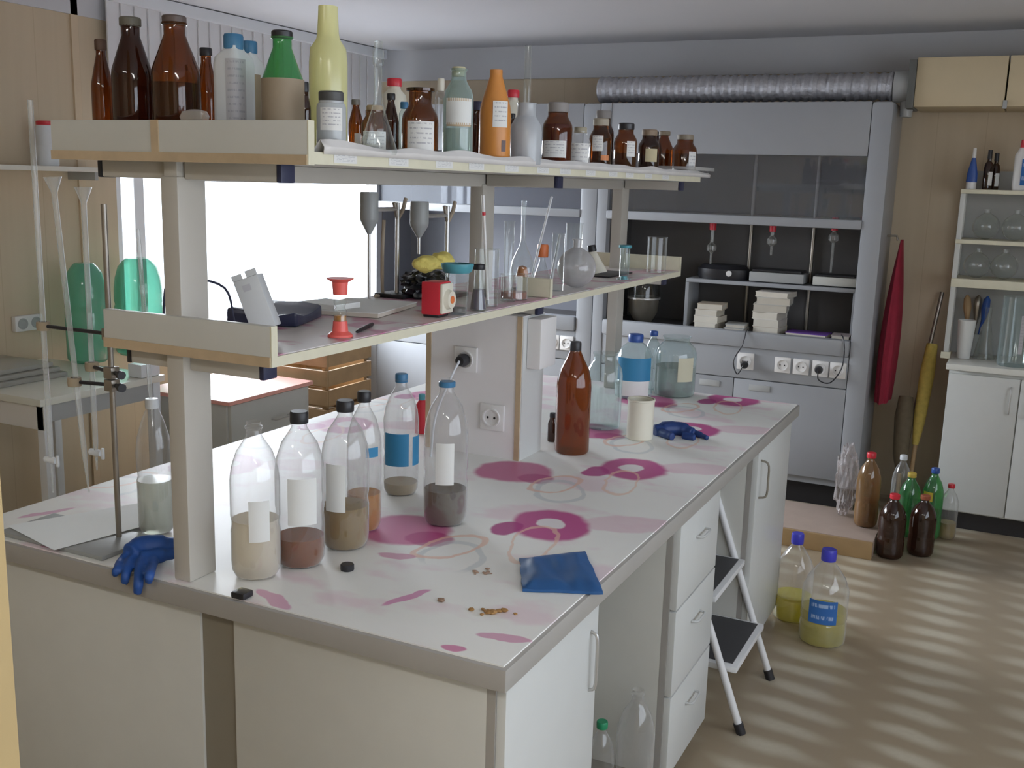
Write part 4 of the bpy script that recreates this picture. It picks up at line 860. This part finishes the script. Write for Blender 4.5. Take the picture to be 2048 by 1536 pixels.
JAR = [(0, .01), (.8, 0), (.95, .02), (1, .08), (1, .70), (.93, .80), (.70, .88), (.62, .91), (.62, .97), (.68, .98), (.68, 1)]
GJ = 'bottles and jars on the far half of the bench'
bench('glass_jar', 'big empty clear glass jar right of the tall amber bottle', 1168, 1240, 862, 705, JAR, BLUISH, cat='jar', group=GJ)
bench('water_bottle', 'big water bottle with blue handle, blue and white label on the far bench', 1228, 1303, 800, 668, JUG, BLUISH, group=GJ, cap=(.40, .88, 1, BLUE), lab=[(.30, .66, 0, 1.0, SOLB), (.06, .30, .1, .8, BLANK)])
bench('glass_jar', 'big clear glass jar with cream label at the far end of the bench', 1306, 1388, 796, 672, JAR, BLUISH, cat='jar', group=GJ, lab=[(.28, .68, .55, .42, mat('cream_label', (.62, .60, .45), .7))], liq=(.5, liquid('grey_solution', (.62, .66, .62), .3)))
bench('plastic_pot', 'white plastic pot without lid on the bench left of the far blue glove', 1252, 1305, 882, 797, [(0, 0), (.92, 0), (1, .03), (1, .95), (1.05, .96), (1.05, 1), (.95, 1)], CREAMP, cat='pot', group=GJ)
bench('water_bottle', 'clear bottle with blue cap squeezed behind the blue labelled water bottle', 1286, 1318, 781, 662, PETB, BLUISH, group=GJ, cap=(.5, .92, 1, BLUE))
bench('soap_bottle', 'small red bottle with teal pump just left of the service column', 830, 856, 868, 788, [(0, 0), (1, 0), (1, .7), (.5, .85), (0, .86)], RED, group=GJ, cap=(.5, .84, 1, TEAL))
bench('glass_bottle', 'small dark bottle squeezed between the service column and the amber bottle', 1094, 1114, 884, 826, WIDE, BROWNP, group=GJ, cap=(.7, .85, 1, BLACK))
x, y, R = foot(680, 709, 1144, Z0); tag(obj('bottle_cap', lt(caplathe(R*.95, Z0, Z0+.014), c=(x, y, 0)), BLACK), 'loose black bottle cap lying in front of the tan liquid bottle', 'bottle cap')
p = onZ(HB, 508, 1183); tag(obj('clip', bx(p.x-.018, p.x+.016, .004, .036, Z0, Z0+.014, .004), BLACK), 'small black clip at the near edge of the bench by the capless bottle', 'clip')
# crumbs of brown residue
bm = B(); random.seed(9); p = onZ(HB, 985, 1225)
for i in range(26):
    a, r_ = random.uniform(0, 2*PI), random.uniform(0, 1); s = random.uniform(.003, .007)
    lump(bm, (p.x+math.cos(a)*r_*.045, p.y+math.sin(a)*r_*.022+math.cos(a)*r_*.014, Z0+s*.5), (s*1.3, s, s*.6), .4, 2, i, 2)
tag(obj('brown_residue', bm, mat('brown_crumbs', (.36, .20, .07), .8, var=.5, vs=60)), 'small heap of brown crumbs near the front right corner of the bench', 'crumbs', kind='stuff')
bm = B()
for i in range(9):
    q = onZ(HB, 965+random.uniform(-18, 18), 1147+random.uniform(-8, 8)); s = random.uniform(.002, .005); lump(bm, (q.x, q.y, Z0+s*.4), (s*1.4, s, s*.5), .4, 2, i, 2)
tag(obj('brown_residue', bm, mat('pinkish_crumbs', (.40, .27, .20), .8)), 'few pinkish brown crumbs left of the folded blue glove', 'crumbs', kind='stuff')
q = onZ(HB, 882, 1203); tag(obj('seed', lump(B(), (q.x, q.y, Z0+.003), (.008, .006, .004), .3, 2, 1), mat('brown_pip', (.28, .18, .12), .8)), 'single brown speck lying on the white part of the oilcloth', 'speck')

# gloves: closed lobes fused by a voxel remesh
def glove(name, label, mt, parts, vox=.0035):
    bm = B()
    for pts, rad in parts: tube(bm, curve(pts, 14) if len(pts) > 2 else pts, [rad[min(int(i/15*len(rad)), len(rad)-1)] for i in range(15)] if len(pts) > 2 else rad, 12)
    o = obj(name, bm, mt); md = o.modifiers.new('r', 'REMESH'); md.mode = 'VOXEL'; md.voxel_size = vox; md.use_smooth_shade = True
    sm = o.modifiers.new('s', 'SMOOTH'); sm.factor = .6; sm.iterations = 4
    return tag(o, label, 'glove', 'blue rubber gloves')
zg = HB+.014
def gp(px, py, z): q = onZ(z, px, py); return (q.x, q.y, z)
def hp(px, py, y=-.012): q = onY(y, px, py); return (q.x, y, q.z)
parts = [([gp(352, 1090, HB+.024), gp(320, 1090, HB+.031), gp(285, 1093, HB+.031), gp(258, 1106, HB+.026)], [.018, .024, .025, .022]),
         ([gp(348, 1108, HB+.015), gp(315, 1112, HB+.018), gp(280, 1118, HB+.018)], [.013, .017, .017]),
         ([gp(262, 1108, HB+.018), gp(244, 1122, HB+.012), hp(234, 1140), hp(229, 1150)], [.013, .011, .010, .008]),
         ([gp(275, 1112, HB+.018), gp(258, 1128, HB+.012), hp(252, 1150), hp(249, 1166)], [.013, .012, .010, .009]),
         ([gp(292, 1112, HB+.018), gp(280, 1134, HB+.012), hp(277, 1165), hp(275, 1186)], [.013, .011, .011, .010]),
         ([gp(308, 1110, HB+.018), gp(303, 1134, HB+.012), hp(299, 1150), hp(297, 1164)], [.013, .011, .011, .009])]
glove('rubber_glove', 'blue rubber glove with fingers hanging over the near edge of the bench', GLOVE, parts)
def flat_glove(name, label, pix, mt, th, seed, stiff=12):
    """a folded flat glove: an outline on the bench, puffed and creased"""
    bm = B(); vs = []
    n = 18; quad = [Vector(gp(px, py, HB)) for px, py in pix]
    top = [[None]*(n+1) for _ in range(n+1)]; bot = [[None]*(n+1) for _ in range(n+1)]
    for i in range(n+1):
        for j in range(n+1):
            u, v = i/n, j/n; p = (quad[0]*(1-u)+quad[1]*u)*(1-v)+(quad[3]*(1-u)+quad[2]*u)*v
            wob = Vector((mnoise.noise((u*3, v*3, seed)), mnoise.noise((u*3, v*3, seed+5)), 0))*.009
            e = min(1, 6*min(u, 1-u, v, 1-v)+.12)
            h = th*e*(.75+.55*mnoise.noise((u*stiff*.5, v*2.2, seed+9)))+.004
            q = p+wob; top[i][j] = bm.verts.new((q.x, q.y, HB+.002+max(h, .003))); bot[i][j] = bm.verts.new((q.x, q.y, HB+.001))
    for i in range(n):
        for j in range(n):
            bm.faces.new((top[i][j], top[i+1][j], top[i+1][j+1], top[i][j+1])); bm.faces.new((bot[i][j], bot[i][j+1], bot[i+1][j+1], bot[i+1][j]))
    for k in range(n):
        for A in ((0, k, 0, k+1), (n, k, n, k+1)): bm.faces.new((top[A[0]][A[1]], top[A[2]][A[3]], bot[A[2]][A[3]], bot[A[0]][A[1]]))
        for A in ((k, 0, k+1, 0), (k, n, k+1, n)): bm.faces.new((top[A[0]][A[1]], top[A[2]][A[3]], bot[A[2]][A[3]], bot[A[0]][A[1]]))
    o = obj(name, bm, mt); return tag(o, label, 'glove', 'blue rubber gloves')
flat_glove('rubber_glove', 'flat folded blue rubber glove near the front right edge of the bench', [(1038, 1122), (1170, 1108), (1206, 1190), (1045, 1184)], GLOVEL, .016, 3)
zz = HB
parts = [([gp(1308, 862, zz+.015), gp(1330, 858, zz+.020), gp(1360, 858, zz+.020), gp(1385, 866, zz+.014)], [.022, .028, .026, .02]),
         ([gp(1370, 862, zz+.012), gp(1395, 868, zz+.010), gp(1415, 876, zz+.008)], [.014, .012, .009]), ([gp(1365, 870, zz+.012), gp(1390, 876, zz+.009)], [.014, .012]),
         ([gp(1320, 864, zz+.014), gp(1345, 874, zz+.012)], [.016, .014])]
parts = [(p, r) if len(p) > 2 else ([p[0], tuple((Vector(p[0])+Vector(p[1]))/2), p[1]], [r[0], r[0], r[1]]) for p, r in parts]
glove('rubber_glove', 'crumpled dark blue rubber glove on the far half of the bench beside the white pot', mat('dark_blue_nitrile', (.012, .04, .17), .5, var=.2), parts)

# burette stand with burettes, paper sheet
rx, ry = onZ(.912, 238, 1072).xy
t = thing('burette_stand', 'rusty rod stand on a flat grey base at the left end of the bench', 'stand', (rx, ry, Z0))
obj('base', bx(-.27, .07, -.115, .045, 0, .010, .003), mat('grey_cast_base', (.30, .31, .30), .5), t)
ztop = zat(rx, ry, 408); obj('rod', cy((0, 0, .010), (0, 0, ztop-Z0), .0065), METAL, t)
zc1 = zat(rx, ry, 668); zc2 = zat(rx, ry, 745); zc3 = zat(rx, ry, 770)
bx1 = onY(ry, 88, 675).x; bx3 = onY(ry+.03, 182, 700).x; bx2 = onY(ry-.02, 150, 740).x
def clampset(z, ends, nm):
    c = obj(nm, bx(-.013, .013, -.013, .013, z-Z0-.014, z-Z0+.014, .004), METAL, t)
    for ex_, ey_, in ends:
        d = Vector((ex_-rx, ey_-ry, 0)); o = obj('arm', cy((0, 0, z-Z0), (d.x, d.y, z-Z0), .0045), BLACK, c)
        obj('jaw', lt([(.0085, -.010), (.015, -.010), (.016, 0), (.015, .010), (.0085, .010)], c=(d.x, d.y, z-Z0), seg=16), mat('cork_jaw', (.36, .29, .2), .8), c)
    obj('screw', cy((.013, 0, z-Z0), (.038, -.01, z-Z0), .005), BLACK, c); obj('screw_head', cy((.036, -.01, z-Z0), (.046, -.013, z-Z0), .010), BLACK, c)
def burette(label, ax, ay, ptop, pbot, stopc, funnel, lean=None):
    zb, zt = zat(ax, ay, pbot), zat(ax, ay, ptop); H = zt-zb
    u = thing('burette', label, 'burette', (ax, ay, zb), group='burettes on the burette stand')
    s = zat(ax, ay, stopc)-zb if stopc else None
    pr = [(.002, 0), (.0035, .03)]+([(.0035, s-.02), (.0075, s+.03)] if s else [(.0075, .10)])+[(.0075, H-(.035 if funnel else 0))]
    if funnel: pr += [(.0085, H-.033), (.024, H)]
    obj('tube', lt([(a*.82, b) for a, b in pr], seg=16), BURG, u)
    if s: obj('stopcock', cy((-.018, 0, s), (.018, 0, s), .008), HDPE, u); obj('stopcock_key', bx(.018, .026, -.003, .003, s-.014, s+.014, .002), HDPE, u)
    return u
b1 = burette('tallest straight burette, leftmost on the rod stand', bx1, ry, 200, 985, 920, False)
b3 = burette('funnel topped burette held close to the rod of the stand', bx3, ry+.03, 374, 940, 905, True)
b2 = burette('funnel topped burette leaning between the other two on the stand', bx2, ry-.02, 356, 985, None, True)
d = onY(ry-.02, 105, 356)-onY(ry-.02, 178, 985); b2.rotation_euler = (0, math.atan2(d.x, d.z), 0)
pp = onY(ry-.02, 178, 985); b2.location = (pp.x, ry-.02, max(pp.z, Z0+.016)); bm_x = onY(ry-.02, 148, 745)
clampset(zc1, [(bx1, ry), ], 'upper_clamp'); clampset(zc2, [(bx3, ry+.03)], 'middle_clamp'); clampset(zc3, [(bm_x.x, ry-.02)], 'lower_clamp')
x, y = -1.054, .26
pt = [onZ(Z0+.011, *q) for q in ((14, 1052), (108, 1101), (292, 1052), (292, 1004))]
bm = B(); n = 10; g_ = [[None]*(n+1) for _ in range(n+1)]
for i in range(n+1):
    for j in range(n+1):
        u, v = i/n, j/n; p = (pt[0]*(1-u)+pt[1]*u)*(1-v)+(pt[3]*(1-u)+pt[2]*u)*v; g_[i][j] = bm.verts.new((p.x, p.y, Z0+.0108+.0015*mnoise.noise((u*2, v*2, 1))+.001))
for i in range(n):
    for j in range(n): bm.faces.new((g_[i][j], g_[i+1][j], g_[i+1][j+1], g_[i][j+1]))
tag(obj('paper_sheet', bm, SHEET), 'blank white paper sheet lying on the base of the burette stand', 'paper')
# pipette in the waisted bottle
b0 = [o for o in bpy.data.objects if o.get('label', '').startswith('waisted clear')][0].location
pz = onX(b0.x-.02, 276, 458); q = Vector((b0.x, b0.y, zat(b0.x, b0.y, 850)))
tag(obj('pipette', tube(B(), [pz, pz+(q-pz)*.1, pz+(q-pz)*.8, q], [.003, .005, .005, .002]), BURG), 'long glass pipette standing in the waisted bottle behind the post', 'pipette')

# ------------------------------------------------------------------ step stool and floor bottles
fy0, fy1 = 1.60, 2.035
t = thing('step_stool', 'white folding step stool with black treads in the gap under the bench', 'step stool', (0, 0, 0))
def lp(z): return .092-.372*z                    # x of the front leg at height z
TREAD = mat('black_ribbed_tread', (.055, .055, .06), .6, var=.1)
for y in (fy0, fy1):
    l = obj('front_leg', cy((lp(0), y, .0), (lp(.78), y, .78), .0125), LADM, t); obj('rubber_foot', cy((lp(0), y, 0), (lp(.035), y, .035), .0165), BLACK, l)
    s = .03 if y == fy0 else -.03
    l = obj('rear_leg', cy((-.56, y+s, .0), (-.20, y+s, .50), .011), LADM, t); obj('rubber_foot', cy((-.56, y+s, 0), (-.538, y+s, .03), .015), BLACK, l)
for z, d in ((.215, .22), (.445, .2)):
    st = obj('step', bx(lp(z)-d, lp(z)+.045, fy0+.022, fy1-.016, z-.022, z, .006), LADM, t); obj('tread', bx(lp(z)-d+.012, lp(z)+.025, fy0+.045, fy1-.036, z, z+.003), TREAD, st)
obj('top_rail', cy((lp(.78), fy0, .78), (lp(.78), fy1, .78), .0125), LADM, t)
GFB = 'large plastic bottles beside the step stool'
def floorb(name, label, l, r, base, top, prof, m, group, zf=.0006, **k):
    x, y, R = foot(l, r, base, zf); H = zat(x, y, top)-zf; return bottle(name, label, 'bottle', x, y, zf, R, H, prof, m, group=group, **k)
BIG = [(0, .01), (.85, 0), (.97, .02), (1, .06), (1, .22), (.95, .25), (1, .28), (1, .56), (.97, .60), (.8, .70), (.5, .80), (.26, .87), (.24, .95)]
floorb('water_bottle', 'large bottle of yellow liquid with violet blue cap and blue label on the floor', 1596, 1686, 1296, 1098, BIG, PET, GFB, cap=(.33, .88, 1, BLUEV), liq=(.36, L_YEL), lab=[(.27, .52, -.05, .62, LBLUE)])
floorb('water_bottle', 'large bottle with violet blue cap standing against the far cabinet, partly hidden', 1544, 1618, 1246, 1066, BIG, PET, GFB, cap=(.33, .88, 1, BLUEV), liq=(.28, L_YEL))
GC = 'bottles collected on the floor by the brooms'
x, y, R = foot(1750, 1803, 1118, 0)
floorb('plastic_bottle', 'dark brown plastic bottle with red cap, left one of the front pair', 1751, 1803, 1120, 988, PETB, BROWNP, GC, cap=(.38, .93, 1, RED), liq=(.8, liquid('cola_fill', (.05, .02, .012), .7)))
floorb('plastic_bottle', 'dark brown plastic bottle with orange cap, right one of the front pair', 1813, 1863, 1115, 990, PETB, BROWNP, GC, cap=(.38, .93, 1, mat('brown_orange_cap', (.35, .10, .05), .5)), liq=(.8, liquid('dark_fill', (.05, .02, .012), .7)))
floorb('plastic_bottle', 'bright green plastic bottle with blue cap behind the right brown bottle', 1836, 1876, 1080, 936, PETB, GREENG, GC, cap=(.40, .93, 1, BLUE), lab=[(.55, .68, -.5, .5, mat('yellow_label', (.6, .45, .05), .6))])
floorb('plastic_bottle', 'green plastic bottle showing between the two dark brown bottles', 1790, 1832, 1076, 945, PETB, GREENG, GC, cap=(.40, .93, 1, mat('yellow_cap', (.6, .45, .08), .5)))
floorb('plastic_bottle', 'clear bottle with red cap and yellowish remains beside the base cabinet', 1874, 1908, 1080, 968, PETB, PET, GC, cap=(.40, .93, 1, RED), liq=(.3, liquid('straw_fill', (.55, .45, .2), .4)))
floorb('plastic_bottle', 'clear grey bottle standing at the back against the brooms', 1776, 1812, 1046, 910, PETB, PET, GC, cap=(.40, .93, 1, HDPE))
floorb('plastic_bottle', 'honey coloured bottle with red top standing on the platform corner', 1706, 1752, 1056, 905, PETB, thin('honey_pet', (.6, .36, .14), (.36, .22, .10), .4, .4, 2), GC, cap=(.40, .93, 1, RED), liq=(.35, L_AMB), zf=.0906)
x, y, R = foot(1742, 1780, 1050, 0)
t = thing('plastic_bag', 'shiny clear plastic bag standing on the platform behind the honey coloured bottle', 'bag', (.055, 3.91, .0906)); bm = B(); lump(bm, (0, 0, .19), (.055, .07, .19), .3, 3, 6, 4)
for v in bm.verts: v.co.z = max(v.co.z, .002)
obj('film', bm, BAGP, t)
floorb('plastic_bottle', 'empty bottle with green cap in the knee gap at the lower picture edge', 1168, 1222, 1640, 1442, PETB, PET, 'empty bottles in the knee gap', cap=(.42, .93, 1, mat('green_cap', (.02, .26, .12), .4)))
floorb('plastic_bottle', 'taller empty clear bottle in the knee gap beside the green capped one', 1224, 1300, 1640, 1375, PETB, PET, 'empty bottles in the knee gap')

# ------------------------------------------------------------------ left side of the room
TZL = .87
q = onZ(TZL, 80, 800); tx = q.x; ty0 = q.y; ty1 = ty0+.66
t = thing('side_table', 'cream topped table against the left wall carrying the green carboys', 'table', (tx, ty0, 0))
obj('table_top', bx(XL+.02-tx, 0, 0, ty1-ty0, TZL-.03, TZL, .004), TABLE, t); obj('apron', bx(XL+.04-tx, -.008, .02, .04, TZL-.13, TZL-.03), SOCK, t); obj('apron', bx(-.03, -.012, .06, ty1-ty0-.06, TZL-.10, TZL-.03), GREYM, t)
for x in (XL+.08-tx, -.05):
    for y in (.02, ty1-ty0-.06): obj('leg', bx(x, x+.04, y, y+.04, 0, TZL-.03, .003), FRAME, t)
CARB = [(0, .01), (.85, 0), (.98, .03), (1, .08), (1, .50), (.97, .53), (1, .56), (.99, .68), (.93, .80), (.80, .91), (.60, .97), (.45, 1), (0, 1)]
for l, r, tp, xx, lab in ((134, 214, 526, -3.16, 'green plastic carboy in front of the tan wall, left one of two'), (233, 326, 516, -3.13, 'green plastic carboy in front of the window, right one of two')):
    p = onX(xx, (l+r)/2, 650); R = (r-l)/2/scl(p); H = zat(p.x, p.y, tp)-TZL-.0006
    bottle('plastic_carboy', lab, 'carboy', p.x, p.y, TZL+.0006, R, H, CARB, GREENP, group='green carboys on the side table')
p = onZ(TZL, 85, 765)
for k in range(3):
    zz = TZL+.0006+k*.0218
    tag(obj('plastic_tray', bx(p.x-.42+.01*k, p.x-.03-.02*k, ty0+.03+.01*k, ty0+.40-.02*k, zz, zz+.021, .006), thin('milky_tray_%d' % k, (.6, .6, .58), (.55, .55, .50), .6, .3, 2, .15)), '%s of the three milky plastic trays stacked on the side table' % ('lowest', 'middle', 'topmost')[k], 'tray', 'milky trays on the side table')
p = onZ(TZL, 322, 752); tag(obj('plastic_box', bx(p.x-.10, p.x-.02, min(p.y, ty1-.13), min(p.y, ty1-.13)+.11, TZL+.0006, TZL+.06, .006), HDPE), 'small white plastic box at the far end of the side table', 'box')
# coral topped cabinet
pc = [onZ(.76, *q) for q in ((415, 787), (450, 802), (625, 762))]
fx = (pc[1].x+pc[2].x)/2; cy0, cy1 = pc[1].y, pc[2].y
t = thing('low_cabinet', 'low white cabinet with a coral top standing by the window wall', 'cabinet', (fx, cy0, 0))
obj('body', bx(-.5, -.02, 0.01, cy1-cy0, .06, .74, .003), WHITE, t); obj('plinth', bx(-.48, -.05, .03, cy1-cy0-.02, 0, .06), BLACK, t)
d = obj('door', bx(-.02, 0, .02, cy1-cy0-.01, .07, .735, .003), WHITE, t); handle(d, (0, .3, .62), (0, .42, .62), (.03, 0, 0))
obj('top', bx(-.52, .015, -.01, cy1-cy0+.01, .74, .76, .004), CORAL, t)
# wooden crate stack beside it
GW = 'wooden crates by the window'
def crate(x, y, z, label):
    t = thing('wooden_crate', label, 'crate', (x, y, z), 0, GW); L_, W_, H_ = .46, .40, .30; bm = B()
    for k in range(3):
        z0 = .01+k*.10
        for s in (0, W_-.015): box(bm, -L_/2, L_/2, -W_/2+s, -W_/2+s+.015, z0, z0+.08, .002)
        for s in (0, L_-.015): box(bm, -L_/2+s, -L_/2+s+.015, -W_/2+.016, W_/2-.016, z0, z0+.08, .002)
    obj('slats', bm, WOOD, t, False)
    for sx in (-1, 1):
        for sy in (-1, 1): bm = B(); box(bm, sx*(L_/2-.03)-.012, sx*(L_/2-.03)+.012, sy*(W_/2-.03)-.012, sy*(W_/2-.03)+.012, 0, H_); obj('corner_post', bm, WOOD, t, False)
    obj('bottom', bx(-L_/2+.016, L_/2-.016, -W_/2+.016, W_/2-.016, 0, .008), WOOD, t); return z+H_+.001
z = 0.0005
for lab in ('lowest wooden crate of the stack right of the coral cabinet', 'middle wooden crate of the stack right of the coral cabinet', 'topmost wooden crate of the stack right of the coral cabinet'): z = crate(fx-.20, cy1+.30, z, lab)
# wall shelf, jar, wall socket
sy1 = onX(XL+.12, 214, 338).y; sz = onX(XL+.12, 100, 332).z
t = thing('wall_shelf', 'white shelf board on brackets on the left wall above the side table', 'shelf', (XL, sy1, sz))
obj('board', bx(.0005, .22, -1.4, 0, -.022, 0, .003), TABLE, t)
for y in (-.12, -1.2): obj('bracket', bx(.0005, .18, y-.01, y+.01, -.06, -.022), GREYM, t)
p = onX(XL+.12, 96, 320); R = 21/scl(p); H = zat(p.x, p.y, 242)-sz
bottle('plastic_jar', 'white plastic jar with red lid on the shelf board of the left wall', 'jar', p.x, p.y, sz+.0005, R, H, [(0, 0), (.95, 0), (1, .03), (1, .42), (.96, .44), (1, .46), (1, .82), (.9, .86), (.9, .9)], HDPE, cap=(.9, .9, 1, RED))
p = onX(XL, 50, 645)
t = thing('wall_socket', 'white double wall socket on the tan left wall', 'socket', (XL+.0005, p.y, p.z), 0)
obj('plate', bx(0, .03, -.075, .075, -.036, .036, .006), SOCK, t)
for s in (-.036, .036): obj('socket_well', lt([(.026, 0), (.026, .004), (.021, .004), (.018, -.004+.005), (0, .001)], c=(0, 0, 0), seg=20, m=Matrix.Translation((.03, s, 0)) @ Matrix.Rotation(PI/2, 4, 'Y')), GREYM, t)
# fill lamps added behind the camera to brighten the faces turned that way
LAMP, nt_, p_ = new_mat('fill_diffuser'); p_.inputs['Emission Color'].default_value = (1, .98, .93, 1); p_.inputs['Emission Strength'].default_value = 12
for k, (x, y) in enumerate(((-.6, -1.9), (1.4, -1.9))):
    t = thing('fill_lamp', ('left' , 'right')[k]+' added fill lamp under the ceiling behind the viewer', 'lamp', (x, y, ZC-.09), group='added fill lamps'); obj('housing', bx(-.6, .6, -.08, .08, .05, .089, .004), SOCK, t); obj('diffuser', bx(-.59, .59, -.07, .07, .01, .049, .01), LAMP, t)
